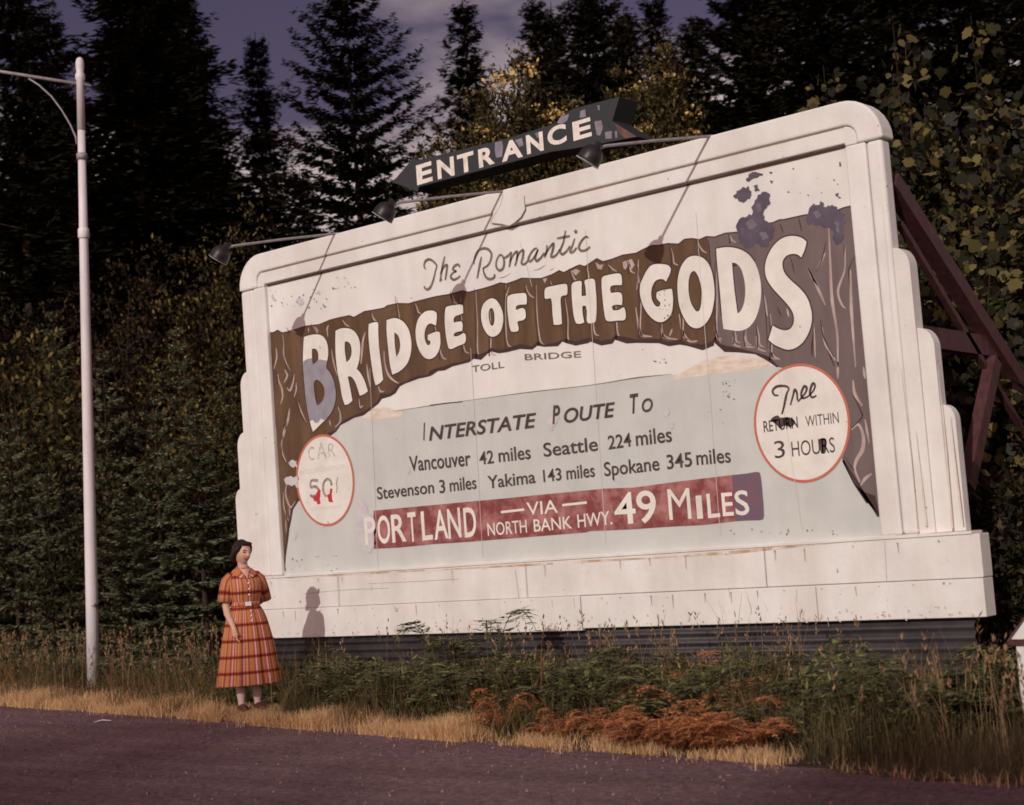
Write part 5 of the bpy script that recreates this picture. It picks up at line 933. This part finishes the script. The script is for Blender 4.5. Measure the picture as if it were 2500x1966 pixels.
TREES = [
 (18, -300, 35, 'lean', 'dark fir at the picture\'s left edge, its top out of frame', 1.0), (118, 2, 38, 'slim', 'dark pointed fir rising behind the lamp pole\'s arm, left of the pole', 1.0),
 (300, -420, 33, 'lean', 'tallest broad dark fir just right of the lamp pole', 1.25), (365, -230, 37, 'full', 'broad dark fir second to the right of the lamp pole', .95), (440, -30, 39, 'lean', 'dark fir whose tip just touches the top of the picture, left of the purple sky', 1.15),
 (520, 330, 44, 'full', 'low dark fir filling the gap between the broad firs and the drooping tipped fir', 1.1), (622, 78, 37, 'lean', 'smaller fir with a pointed bent tip standing alone against purple sky', .95), (730, 400, 41, 'slim', 'low fir half hidden left of the open branched fir', 1.0),
 (838, -75, 29, 'open', 'open branched tall fir with sky showing through, left of the cloud gap', 1.0), (1128, -6, 38, 'lean', 'slender dark fir right of the cloud gap, behind the arrow sign', 1.05),
 (1300, -14, 38, 'lean', 'dark fir with the tip at the top of the frame above the flowering bush', 1.0), (1344, 4, 42, 'slim', 'thin dark fir squeezed behind two firs above the flowering bush', 1.1), (1425, -170, 37, 'full', 'broad dark fir above the arrow sign\'s tail, its top out of frame', .85), (1520, 6, 42, 'slim', 'narrow fir with a visible tip right above the arrow sign\'s tail', 1.1),
 (1592, -22, 38, 'lean', 'dark fir second right of the arrow sign\'s tail', 1.05), (1685, 36, 43, 'slim', 'shorter dark fir whose tip shows in the last patch of purple sky', 1.2), (1800, -330, 36, 'full', 'broad dark fir above the billboard\'s right third', .9), (1955, -450, 34, 'full', 'broad dark fir behind the billboard\'s top right corner', .9),
 (2130, -420, 37, 'full', 'broad dark fir behind the maple leaves', .9), (2310, -460, 36, 'full', 'broad dark fir behind the maple right of the brace', .9), (2470, -420, 38, 'full', 'dark fir at the picture\'s right edge behind the maple', .9),
 (160, 250, 45, 'full', 'low dark fir seen right behind the lamp pole', 1.1), (40, 330, 42, 'full', 'low dark fir filling in at the left edge below the pole\'s arm', 1.2), (1260, 250, 47, 'slim', 'low dark fir behind the flowering bush', 1.0), (1640, 150, 50, 'full', 'far dark fir filling the gap right of the arrow sign', 1.2), (1480, 160, 52, 'full', 'far dark fir behind the arrow sign\'s tail', 1.2), (958, 482, 62, 'slim', 'tiny distant fir tip in the cloud gap just above the billboard', 1.3)]
for i, (px, py, dep, kind, lab, rs) in enumerate(TREES): conifer(px, py, dep, kind, lab, rs, rz=i * 1.7)

def bush_mesh(seed, rx, ry, h, nclump, per, leaf, flat=0.3, drop=0.2, shell=True, base=0.0):
    g = rngf(seed); u = g.normal(0, 1, (nclump, 3)); u = unit(u); u[:, 2] = np.abs(u[:, 2]) * 1.15 - .15; rad = g.uniform(.45, 1, nclump) ** .5 if shell else g.uniform(0, 1, nclump) ** .33
    lump = 1 + .22 * np.sin(u[:, 0] * 5 + seed) * np.cos(u[:, 1] * 4 + seed * 2) + g.normal(0, .08, nclump)
    keep = np.sin(u[:, 0] * 7 + seed) * np.sin(u[:, 2] * 9 + seed * 1.3) * np.cos(u[:, 1] * 6) > -.28; u, rad, lump = u[keep], rad[keep], lump[keep]
    C = u * (rad * lump)[:, None] * np.array([rx, ry, h * .55]); C[:, 2] += h * .45; C = C[C[:, 2] > base]
    n = len(C) * per; c = np.repeat(C, per, 0); cs = g.uniform(.4, 1.5, len(C)); P = c + np.clip(g.normal(0, 1, (n, 3)), -1.5, 1.5) * np.repeat(cs, per)[:, None] * leaf * np.array([1.7, 1.7, 1.2])
    out = unit(P - np.array([0, 0, h * .35])); Dr = unit(out * .7 + g.normal(0, .7, (n, 3)) + np.array([0, 0, -drop])); Nn = unit(g.normal(0, flat * 1.6, (n, 3)) + out * .5 + np.array([0, 0, .8]))
    L_ = leaf * g.uniform(.6, 1.3, n); return leaf_quads(P, Dr, Nn, L_, L_ * g.uniform(.38, .6, n))
def stems_mesh(seed, n, rx, ry, h, r=.02):
    g = random.Random(seed); d = []
    for i in range(n):
        a = g.uniform(0, 6.28); q = g.uniform(.2, .8); d.append(tube_data([(.15 * rx * math.cos(a), .15 * ry * math.sin(a), 0), (q * .5 * rx * math.cos(a), q * .5 * ry * math.sin(a), h * .5), (q * rx * math.cos(a), q * ry * math.sin(a), h * g.uniform(.75, .95))], [r, r * .7, r * .3], 5))
    return mesh('stem', *merge(d))
BUSH = {}
def bush(px, py, dep, kind, rx, ry, h, label, m, name='shrub', nclump=420, per=22, leaf=.085, seed=1, rz=0.0, group=None, base_px=None, cat='shrub'):
    """px,py: photo pixel of its top middle at depth dep"""
    p = D(px, py, dep); t = thing(name, label, cat, (p.x, p.y, 0), rz, group); hh = p.z if h is None else h
    V, F = bush_mesh(seed, rx, ry, hh, nclump, per, leaf)
    obj('foliage', npmesh('foliage', V, F), m, t); obj('stem', stems_mesh(seed, 6, rx, ry, hh), BARK, t)
    return t
# left thicket
g_l = 'thicket shrubs left of the billboard'
bush(60, 830, 25.6, None, 1.5, 1.3, None, 'yellowish leaved shrub at the far left edge beside the pole', LEAFY, seed=21, nclump=300, per=14, leaf=.12, group=g_l)
bush(150, 960, 27.1, None, 1.7, 1.4, None, 'dark green shrub directly behind the lamp pole', LEAFD, seed=22, nclump=420, group=g_l)
bush(250, 690, 29.6, None, 2.4, 1.8, None, 'tall brownish shrub behind and right of the lamp pole', LEAFB, seed=23, nclump=640, group=g_l)
bush(420, 650, 28.6, None, 2.3, 1.8, None, 'tall brownish shrub midway between pole and billboard', LEAFB, seed=24, nclump=640, group=g_l)
bush(540, 600, 27.6, None, 1.7, 1.6, None, 'yellow specked shrub just left of the billboard\'s top left corner', LEAFY, seed=25, nclump=420, leaf=.085, group=g_l)
bush(500, 930, 24.1, None, 1.5, 1.2, None, 'olive shrub against the billboard\'s left steps', LEAFY, seed=26, nclump=380, leaf=.085, group=g_l)
bush(430, 1150, 22.6, None, 1.5, 1.1, None, 'low dark shrub behind the woman\'s shoulder', LEAFD, seed=27, nclump=380, group=g_l)
bush(60, 1180, 24.6, None, 1.5, 1.1, None, 'low dark shrub left of the lamp pole', LEAFD, seed=28, nclump=360, group=g_l)
bush(280, 1230, 23.1, None, 1.4, 1.0, None, 'low olive shrub between the pole and the woman', LEAFD, seed=29, nclump=360, group=g_l)
bush(-60, 650, 30.6, None, 2.2, 1.7, None, 'tall dark shrub cut off by the left edge', LEAFD, seed=30, nclump=500, group=g_l)
bush(680, 600, 31.6, None, 2.4, 1.8, None, 'dark shrub peeping over the billboard\'s top left edge', LEAFD, seed=31, nclump=520, group=g_l)
# saplings
CON['sapling'] = conifer_meshes(31, 16, 5.0, gap=.12, whorl=1.15, dens=.8, droop=.04, spr=1.5)
def sapling(px, py, dep, lab, rs):
    p = D(px, py, dep); cr, tr_ = CON['sapling']; t = thing('fir_sapling', lab, 'young fir', (p.x, p.y, 0), px * .01, 'young firs in the thicket'); k = p.z / 16; t.scale = (k * rs, k * rs, k)
    for nm, me, m in (('trunk', tr_, BARK), ('crown', cr, NEEDLE2)):
        if not me.materials: me.materials.append(m)
        o = bpy.data.objects.new(nm, me); COL.objects.link(o); o.parent = t
sapling(372, 935, 21.6, 'young fir with layered grey green boughs in front of the thicket', .85)
sapling(110, 1130, 23.2, 'shorter young fir left of the lamp pole\'s lower half', .9)
sapling(475, 1010, 20.2, 'young fir half hidden beside the billboard\'s left steps', 1.3)
sapling(250, 860, 23.6, 'slim young fir right beside the lamp pole', .8)
sapling(300, 1190, 21.2, 'low young fir with drooping boughs right of the pole', 1.25)
sapling(20, 1010, 24, 'young fir at the far left edge below the yellowish shrub', .9)
sapling(430, 800, 25.2, 'taller young fir in the middle of the thicket', .75)
sapling(545, 880, 24.2, 'young fir touching the billboard\'s left steps', .8)
sapling(130, 760, 27, 'tall young fir behind the lamp pole', .8)
# flowering bush behind the arrow
def blossoms(seed, rx, ry, h, n, toward):
    g = rngf(seed); P = []; Dr = []; LL = []
    tw = np.array(toward); u = unit(g.normal(0, 1, (n * 6, 3)) + tw * .7 + np.array([0, 0, .5])); u = u[u[:, 2] > -.1][:n]
    C = u * np.array([rx, ry, h * .55]) * g.uniform(.92, 1.08, (len(u), 1)); C[:, 2] += h * .45
    for c in C:
        k = int(g.integers(30, 60)); r = g.uniform(.06, .12); q = g.normal(0, 1, (k, 3)) * np.array([r, r, r * .28]); P.append(c + q); Dr.append(unit(g.normal(0, 1, (k, 3)) + np.array([0, 0, .3]))); LL.append(g.uniform(.03, .07, k))
    P = np.concatenate(P); Dr = np.concatenate(Dr); LL = np.concatenate(LL); V, F = leaf_quads(P, Dr, unit(g.normal(0, .5, P.shape) + np.array([0, 0, 1.0])), LL, LL * .8); return npmesh('blossoms', V, F)
def flower_bush(px, py, dep, rx, ry, lab, seed, n):
    t = bush(px, py, dep, None, rx, ry, None, lab, LEAFF, name='flowering_shrub', nclump=1700, per=60, leaf=.075, seed=seed, group='flowering shrubs behind the billboard', cat='flowering shrub')
    p = D(px, py, dep); tc_ = (CAMP - p).normalized(); obj('blossoms', blossoms(seed + 5, rx, ry, p.z, n, (tc_.x, tc_.y, 0)), BLOSS, t)
flower_bush(1265, 212, 21.5, 1.12, 1.1, 'big yellow flowered shrub behind the arrow sign', 41, 62)
flower_bush(1590, 220, 20.5, 0.85, 1.0, 'smaller yellow flowered shrub right of the arrow sign\'s tail', 42, 40)
flower_bush(1120, 440, 21.8, 0.62, .8, 'low yellow flowered shrub under the arrow sign\'s point', 43, 20)
# maple on the right
def maple_leafset(P, Dr, Nn, size):
    out = [(0, 0), (.16, .10), (.44, .10), (.40, .28), (.52, .55), (.34, .58), (.26, .76), (0, 1.0), (-.26, .76), (-.34, .58), (-.52, .55), (-.40, .28), (-.44, .10), (-.16, .10)]
    S_ = unit(np.cross(Dr, Nn)); V = []; n = len(P)
    for a, b in out: V.append(P + S_ * (a * size)[:, None] + Dr * (b * size)[:, None] - Nn * ((abs(a) * .25 + b * b * .12) * size)[:, None])
    V = np.stack(V, 1).reshape(-1, 3); return V, np.arange(len(V)).reshape(n, len(out))
def maple(px, py, dep, rx, ry, lab, seed, nb, h=None):
    p = D(px, py, dep); h = p.z; g = rngf(seed); t = thing('maple_tree', lab, 'maple', (p.x, p.y, 0), 0, 'big leaved maples right of the billboard')
    ns = nb // 9; A = g.uniform(0, 6.283, ns); Rr = g.uniform(0, 1, ns) ** .5; tip = np.stack([rx * Rr * np.cos(A), ry * Rr * np.sin(A), h * (1 - .62 * Rr ** 1.6 * g.uniform(.5, 1.25, ns)) * g.uniform(.72, 1.0, ns)], 1); tip[0] = (0, 0, h)
    P = []; C = tip
    for q in tip:                                    # each shoot: a hanging column of leaves, wider lower down
        ln = g.uniform(.8, 1.9); k = int(34 + 34 * ln); t_ = g.uniform(0, 1, k) ** .8; w = .07 + .24 * t_
        c = q + np.stack([g.normal(0, 1, k) * w, g.normal(0, 1, k) * w, -t_ * ln], 1); c += np.stack([.10 * np.sin(t_ * 9 + q[0] * 5), .10 * np.cos(t_ * 8 + q[1] * 7), 0 * t_], 1); P.append(c)
    m_ = int(nb * 17); u = unit(g.normal(0, 1, (m_, 3))); P.append(u * g.uniform(.2, .95, (m_, 1)) ** .4 * np.array([rx, ry, h * .46]) + np.array([0, 0, h * .44]))
    P = np.concatenate(P); P = P[P[:, 2] > .15]; n = len(P)
    out = unit(P - np.array([0, 0, h * .4])); Dr = unit(out * .4 + g.normal(0, .4, (n, 3)) + np.array([0, 0, -.85])); Nn = unit(out * .7 + g.normal(0, .6, (n, 3)) + np.array([0, 0, .5]))
    V, F = maple_leafset(P, Dr, Nn, g.uniform(.05, .15, n) * g.uniform(.7, 1.2, n)); obj('foliage', npmesh('foliage', V, F), LEAFM, t)
    d = [tube_data([(0, 0, -.1), (.05, 0, h * .4), (0, .05, h * .85)], [.12, .09, .03], 8)]
    for k in range(40): d.append(tube_data([(0, 0, h * random.Random(k).uniform(.1, .7)), C[k % len(C)] * .6 + np.array([0, 0, .1 * h]), C[k % len(C)]], [.03, .018, .006], 5))
    obj('trunk', mesh('trunk', *merge(d)), BARK, t)
maple(2180, 60, 17.0, 1.05, 1.0, 'maple with a tall leafy shoot behind the billboard\'s right corner', 51, 230)
maple(2370, 40, 16.5, 1.05, 1.0, 'tallest maple with drooping leaf clusters right of the brace', 52, 230)
maple(2500, 330, 15.5, 0.9, 1.0, 'maple cut off by the right edge', 53, 190)
maple(2010, 160, 19.0, 1.2, 1.1, 'maple peeping over the billboard\'s top right end', 54, 170)
maple(2300, 560, 15.2, 1.1, .9, 'lower maple behind the red brown brace', 55, 260)
bush(2430, 980, 14.6, None, 1.2, .9, None, 'dark brown shrub under the brace at the right edge', LEAFB, seed=61, nclump=420, leaf=.10, group='shrubs beside the billboard\'s right end')
bush(2560, 1150, 13.5, None, 1.0, .8, None, 'dark shrub behind the small white sign', LEAFD, seed=62, nclump=360, leaf=.09, group='shrubs beside the billboard\'s right end')
bush(2420, 1330, 13.2, None, .55, .5, None, 'low dark shrub against the base\'s right end', LEAFD, seed=63, nclump=240, leaf=.07, group='shrubs beside the billboard\'s right end')
# wood far behind
def far_wood():
    g = rngf(77); Vs = []; Fs = []; o = 0
    cr = CON['slim'][0]; n = len(cr.vertices); co = np.empty(n * 3, np.float32); cr.vertices.foreach_get('co', co); co = co.reshape(-1, 3).reshape(-1, 4, 3)[::4] * 1.0
    for k in range(46):
        a = math.radians(-12 + k * 2.3 + g.uniform(-1, 1)); r = g.uniform(58, 80); x = CAMP.x + r * math.sin(a - math.radians(52)); y = CAMP.y + r * math.cos(a - math.radians(52)); s = g.uniform(.40, .56)
        q = co.copy(); ctr = q[:, :1]; q = ctr + (q - ctr) * 2.2; q = q * s * np.array([1.5, 1.5, 1.0]) + np.array([x, y, 0]); Vs.append(q.reshape(-1, 3)); Fs.append(np.arange(len(q) * 4).reshape(-1, 4) + o); o += len(q) * 4
    ob = obj('far_forest', npmesh('far', np.concatenate(Vs), np.concatenate(Fs)), NEEDLE); tag(ob, 'far dark forest closing the view behind the firs', kind='stuff')
far_wood()

# ---------------------------------------------------------------- grass, ferns and weeds
def blades(pts, hmin, hmax, w, g, lean=.35, seg=3, hs=None):
    n = len(pts); h = g.uniform(hmin, hmax, n) * (1 if hs is None else hs); az = g.uniform(0, 6.28, n); ln = g.uniform(.1, 1, n) * lean; d = np.stack([np.cos(az), np.sin(az)], 1); faz = az + g.uniform(-1.2, 1.2, n) + 1.57
    sd = np.stack([np.cos(faz), np.sin(faz), np.zeros(n)], 1); rows = []
    for i in range(seg + 1):
        t = i / seg; c = np.zeros((n, 3)); c[:, :2] = pts[:, :2] + d * (ln * h * t ** 2)[:, None]; c[:, 2] = (pts[:, 2] if pts.shape[1] > 2 else 0) + h * (t - .25 * ln * t * t)
        ww = w * (1 - .85 * t) * (h / hmax) ** .3 / 2; rows.append(c - sd * ww[:, None]); rows.append(c + sd * ww[:, None])
    V = np.stack(rows, 1); k = 2 * (seg + 1); base = np.arange(n)[:, None, None] * k; q = np.array([[2 * i, 2 * i + 1, 2 * i + 3, 2 * i + 2] for i in range(seg)])[None]
    return V.reshape(-1, 3), (base + q).reshape(-1, 4)
def scatter(g, n, x0, x1, dmin, dmax, power=1.0, dens=None):
    x = g.uniform(x0, x1, n); d = dmin + (dmax - dmin) * g.uniform(0, 1, n) ** power; y = np.array([edge_y(a) for a in x]) + d
    k = np.ones(n, bool) if dens is None else g.uniform(0, 1, n) < dens(x, y); return np.stack([x, y], 1)[k]
def clump_noise(x, y, s, ph): return .5 + .25 * (np.sin(x * s + ph) * np.cos(y * s * 1.3 + ph * 2) + np.sin(x * s * 2.3 + 1.7 * ph + y * s))
g = rngf(101)
def pat(x, y): return np.clip(clump_noise(x, y, 3.1, .4) * 2.2 - .25 + .35 * np.sin(x * 7.3), .12, 1)
P_ = np.concatenate([scatter(g, 26000, -21, -10.5, -.10, .56, 1.3, pat), scatter(g, 10000, -10.6, -8.2, -.08, .42, 1.3, pat), scatter(g, 6500, -8.4, -5.2, -.06, .30, 1.2, pat), scatter(g, 9000, -24, -13.2, .3, 1.5, 1.4, pat), scatter(g, 2600, -18, -4.6, -.34, -.02, .4, lambda x, y: np.clip(clump_noise(x, y, 5.0, 2.2) * 2.6 - 1.35, 0, 1)), scatter(g, 350, -4.9, -2.5, -.03, .12, 1.5)])
def corr(P):
    dx, dy = P[:, 0] - fw.x, P[:, 1] - fw.y; al = dx * .77 - dy * .64; pe = dx * .64 + dy * .77; return (np.abs(pe) < .27) & (al > -.25) & (al < 1.5)
def polefoot(P): return (np.abs((P[:, 0] - pb.x) * .64 + (P[:, 1] - pb.y) * .77) < .30) & ((P[:, 0] - pb.x) * .77 - (P[:, 1] - pb.y) * .64 > -.2) & ((P[:, 0] - pb.x) * .77 - (P[:, 1] - pb.y) * .64 < 1.6)
def away(P, r):
    P = P[~polefoot(P)]; return P[(np.hypot(P[:, 0] - fw.x, P[:, 1] - fw.y) > r) & ~corr(P)]
P_ = np.concatenate([away(P_, .30)]); hs_ = (.45 + .8 * clump_noise(P_[:, 0], P_[:, 1], 1.9, 3.3)) * np.where(P_[:, 0] > -8.3, .62, 1.0); V, F = blades(P_, .05, .21, .0055, g, 1.15, hs=hs_)
Pn = scatter(g, 3600, fw.x - .8, fw.x + 1.0, .0, 1.0); Pn = np.concatenate([Pn, Pn + .01, Pn - .012]); Pn = Pn[corr(Pn) | (g.uniform(0, 1, len(Pn)) < .3)]; Vn, Fn = blades(Pn, .015, .045, .005, g, 1.0); F = np.concatenate([F, Fn + len(V)]); V = np.concatenate([V, Vn]); o = obj('dry_grass', npmesh('dry', V, F), STRAW); tag(o, 'golden dry grass strip along the road edge', kind='stuff')
P_ = np.concatenate([scatter(g, 16000, -24, -12.8, .75, 4.2, 1.2), scatter(g, 16000, -13, -5.0, .30, 2.4, .9), scatter(g, 5000, -18, -5, .06, .5, 1, lambda x, y: np.clip(clump_noise(x, y, 2.7, 4.0) * 3 - 1.5, 0, 1)), scatter(g, 4200, -5.4, -1.5, .1, 3.0, 1.2), scatter(g, 2500, -13.5, -10, .1, 1.2)])
P_ = away(P_, .62); hs_ = .35 + 1.25 * clump_noise(P_[:, 0], P_[:, 1], 2.3, .9) * g.uniform(.5, 1.2, len(P_)); V, F = blades(P_, .14, .48, .0075, g, 1.0, hs=hs_); o = obj('green_grass', npmesh('green', V, F), GRASSG); tag(o, 'olive green grass and weeds on the verge', kind='stuff')
P_ = np.concatenate([scatter(g, 520, -24, -13.4, .5, 3.2), scatter(g, 60, -11.2, -6, .9, 2.2), scatter(g, 80, -9.4, -5.6, 1.3, 2.4), scatter(g, 130, -5.0, -2.0, .3, 2.0)])
V, F = blades(P_, .40, .78, .006, g, .45); k = len(V)
tips = V.reshape(len(P_), 8, 3)[:, -1]; m = 9; tp = np.repeat(tips, m, 0) - np.stack([g.normal(0, .008, len(tips) * m), g.normal(0, .008, len(tips) * m), g.uniform(-.02, .12, len(tips) * m)], 1)
V2, F2 = leaf_quads(tp, unit(np.stack([g.normal(0, .35, len(tp)), g.normal(0, .35, len(tp)), np.ones(len(tp))], 1)), unit(g.normal(0, 1, (len(tp), 3))), g.uniform(.025, .055, len(tp)), g.uniform(.008, .016, len(tp)))
o = obj('seeding_grass', npmesh('seed', np.concatenate([V, V2]), np.concatenate([F, F2 + k])), SEED); tag(o, 'tall brownish seeding grass among the weeds', kind='stuff')
P_ = np.concatenate([scatter(g, 2600, -24, -13.4, .35, 1.9, 1, lambda x, y: np.clip(clump_noise(x, y, 2.0, 5.0) * 2.4 - .7, 0, 1)), away(scatter(g, 900, -13, -8, .4, 1.1), .7)])
V, F = blades(P_, .15, .55, .010, g, .7, hs=.5 + .8 * clump_noise(P_[:, 0], P_[:, 1], 1.6, 2.0)); o = obj('dry_weeds', npmesh('weeds', V, F), mat('rust_brown_weeds', (.30, .15, .07), .8, .1, col2=(.12, .06, .03), island=True, trans=.2)); tag(o, 'rust brown dried weeds along the verge', kind='stuff')
# low leafy cover between road and billboard
def cover():
    n = 62000; Q = np.concatenate([scatter(g, n, -13.2, -4.8, .45, 2.9, .8), scatter(g, 16000, -22, -12.6, 1.2, 4.5, .9)]); Q = Q[Q[:, 1] < np.where(Q[:, 0] > -14, -.22, 9)]; Q = away(Q, .62)
    z = .05 + .40 * g.uniform(0, 1, len(Q)) ** .7 * clump_noise(Q[:, 0], Q[:, 1], 2.6, 1.1) * np.where(Q[:, 1] > -1.0, 1.05, 1.5)
    P = np.concatenate([Q, z[:, None]], 1); Dr = unit(np.stack([g.normal(0, 1, len(P)), g.normal(0, 1, len(P)), g.normal(.1, .35, len(P))], 1)); L_ = g.uniform(.025, .085, len(P))
    V, F = leaf_quads(P, Dr, unit(g.normal(0, .35, P.shape) + np.array([0, 0, 1.0])), L_, L_ * g.uniform(.2, .45, len(P))); o = obj('ground_cover', npmesh('cover', V, F), FERNG); tag(o, 'low leafy green ground cover below the billboard', kind='stuff')
cover()
def fern_mesh(seed, nf=8, L0=.62, rise=.62, npin=15, lf=1.0, sr=.004):
    g = rngf(seed); P = []; Dr = []; Nn = []; LL = []; st = []
    for k in range(nf):
        az = 6.283 * k / nf + g.normal(0, .3); L_ = L0 * g.uniform(.7, 1.15); rs = rise * g.uniform(.7, 1.2); d = np.array([math.cos(az), math.sin(az), 0]); sdv = np.array([-d[1], d[0], 0])
        s = np.linspace(0, 1, npin); c = d * (L_ * s)[:, None] * .85; c[:, 2] = rs * L_ * (1.7 * s - 1.25 * s * s); st.append(c)
        tn = unit(np.gradient(c, axis=0))
        for i in range(2, npin):
            pl = .30 * L_ * math.sin(PI * min(s[i] * .9 + .12, 1)) ** .8 * g.uniform(.8, 1.15)
            for sd in (-1, 1):
                pd = unit(sdv * sd + tn[i] * .45 + np.array([0, 0, -.12 + g.normal(0, .1)])); m = max(int(pl / (.022 * lf)), 2); q = np.linspace(.1, 1, m)
                base = c[i] + pd * (pl * q)[:, None]; cross = unit(np.cross(pd, np.array([0, 0, 1.0])))
                for s2 in (-1, 1):
                    P.append(base); Dr.append(unit(cross * s2 + pd * .5 + np.zeros((m, 3)))); Nn.append(unit(np.tile([0, 0, 1.0], (m, 1)) + g.normal(0, .2, (m, 3)))); LL.append((.046 * (1.12 - q) * (L_ / .62) + .012) * lf)
    P = np.concatenate(P); V, F = leaf_quads(P, np.concatenate(Dr), np.concatenate(Nn), np.concatenate(LL), np.concatenate(LL) * .72)
    return npmesh('fronds', V, F), mesh('stem', *merge([tube_data(c, [sr] * (len(c) - 1) + [.002], 4, caps=False) for c in st]))
def fern_proto(seed, name, label, m, group, **kw):
    fr, st = fern_mesh(seed, **kw); t = thing(name, label, 'fern', (0, 0, 0), 0, group); obj('fronds', fr, m, t); obj('stem', st, m, t); return t
gf = random.Random(5)
GL = 'green fern in the bank between the dry grass and the billboard'; OL = 'dry orange brown bracken fern beside the road in front of the billboard'
fa = fern_proto(71, 'green_fern', GL, FERNG, 'green ferns on the bank'); fb_ = fern_proto(72, 'green_fern', GL, FERNG, 'green ferns on the bank', nf=7, L0=.75, rise=.75)
oa = fern_proto(73, 'bracken_fern', OL, FERNO, 'dry bracken ferns by the road', nf=15, L0=.46, rise=.85, lf=.66, sr=.002); ob_ = fern_proto(74, 'bracken_fern', OL, FERNO, 'dry bracken ferns by the road', nf=13, L0=.42, rise=1.15, lf=.66, sr=.002)
used = set()
def place(proto, x, y, s):
    rz = gf.uniform(0, 6.28)
    if proto.name not in used: used.add(proto.name); proto.location = (x, y, 0); proto.rotation_euler = (0, 0, rz); proto.scale = (s, s, s * gf.uniform(.9, 1.1)); return proto
    return copy_tree(proto, (x, y, 0), rz, (s, s, s * gf.uniform(.95, 1.5)))
for i in range(120):
    x = gf.uniform(-11.6, -4.7); e = edge_y(x) + .75; y = gf.uniform(e, -.35)
    place(gf.choice((fa, fb_)), x, y, gf.uniform(.6, 1.05) * (1.0 if y < -1.0 else (.8 if x < -7 else .55)))
for px, py, s in ((1285, 1800, .7), (1340, 1775, .85), (1390, 1745, .9), (1440, 1790, .8), (1480, 1815, .75), (1530, 1770, .9), (1560, 1830, .8), (1600, 1790, .95), (1640, 1840, .8), (1680, 1745, .9), (1700, 1800, .9), (1745, 1835, .85), (1790, 1800, .9), (1850, 1845, .8), (1900, 1815, .75), (1230, 1790, .6), (1650, 1700, .8), (1780, 1760, .85), (1430, 1830, .6), (1590, 1855, .6), (1710, 1860, .6), (1960, 1850, .6), (1180, 1775, .6), (1240, 1800, .7), (1850, 1720, .9), (1930, 1790, .8), (1330, 1750, .9), (1480, 1730, .9), (1600, 1725, .9), (1310, 1825, .6), (1360, 1810, .7), (1410, 1765, .8), (1460, 1760, .8), (1500, 1790, .8), (1545, 1800, .8), (1575, 1760, .8), (1620, 1765, .9), (1665, 1790, .9), (1720, 1770, .9), (1760, 1815, .8), (1820, 1770, .8), (1875, 1790, .7), (1650, 1865, .6), (1530, 1845, .6), (1800, 1850, .6)):
    q = G(px, py)
    if gf.random() < .2: continue
    place(gf.choice((oa, ob_)), q.x + gf.uniform(-.12, .12), max(q.y, edge_y(q.x) + .13), s * gf.uniform(.7, 1.1))
# tall ferns silhouetted against the base
tf = fern_proto(75, 'tall_fern', 'tall fern whose fronds overlap the billboard\'s base', FERNG, None, nf=5, L0=.62, rise=1.75)
q = S(1085, 1545, -.75); tf.location = (q.x, -.75, 0.0); tf.scale = (.95, .95, 1.05)
c2 = copy_tree(tf, (S(1185, 1540, -.7).x, -.70, 0.0), 1.9, (1.05, 1.05, 1.12), 'feathery tall fern in front of the middle of the base, right of another tall fern'); tf['label'] = 'curled tall fern in front of the base, nearer to the woman than its neighbour'
# grass clumps
def clump(px, py, n, h, lab, m, dx=.12):
    p = G(px, py); gg = rngf(px); t = thing('grass_clump', lab, 'grass clump', (p.x, p.y, 0)); pts = gg.normal(0, dx, (n, 2)); V, F = blades(pts, h * .55, h, .008, gg, .28); obj('blades', npmesh('b', V, F), m, t)
clump(770, 1722, 46, .75, 'tall thin olive grass clump just right of the woman', GRASSG); clump(815, 1715, 34, .7, 'straw coloured grass clump right of the woman, in front of the skirt', STRAW, .09)
clump(1850, 1700, 40, .95, 'tall arching grass clump reaching up to the base right of the middle', GRASSG); clump(1960, 1700, 30, .9, 'tall grass clump before the right half of the corrugated skirt', SEED, .16)
clump(2330, 1790, 50, .6, 'pale feathery grass clump near the right corner', SEED, .2)

# unseen fir added across the road to shade the road and weeds at right
def across():
    cr_, tr_ = CON['full']; t = thing('fir_tree', 'tall unseen fir added on the far side of the road to cast shade', 'conifer', (13.9, -64.5, 0), .4); t.scale = (2.9, 2.9, 1.76)
    for nm, me, m in (('trunk', tr_, BARK), ('crown', cr_, NEEDLE)):
        o = bpy.data.objects.new(nm, me); COL.objects.link(o); o.parent = t
across()
# unseen broad tree added across the road to darken its near left corner
def shade_broadleaf():
    t = thing('unseen_shade_tree', 'broad leafy unseen tree added beyond the road to darken its near left corner', 'tree', (6.3, -62.4, 0)); V, F = bush_mesh(91, 4.6, 3.4, 13.0, 420, 26, .42)
    V[:, 2] += 13.2; obj('crown', npmesh('crown', V, F), LEAFD, t); obj('trunk', trunk_mesh(18, .35, 9), BARK, t)
shade_broadleaf()
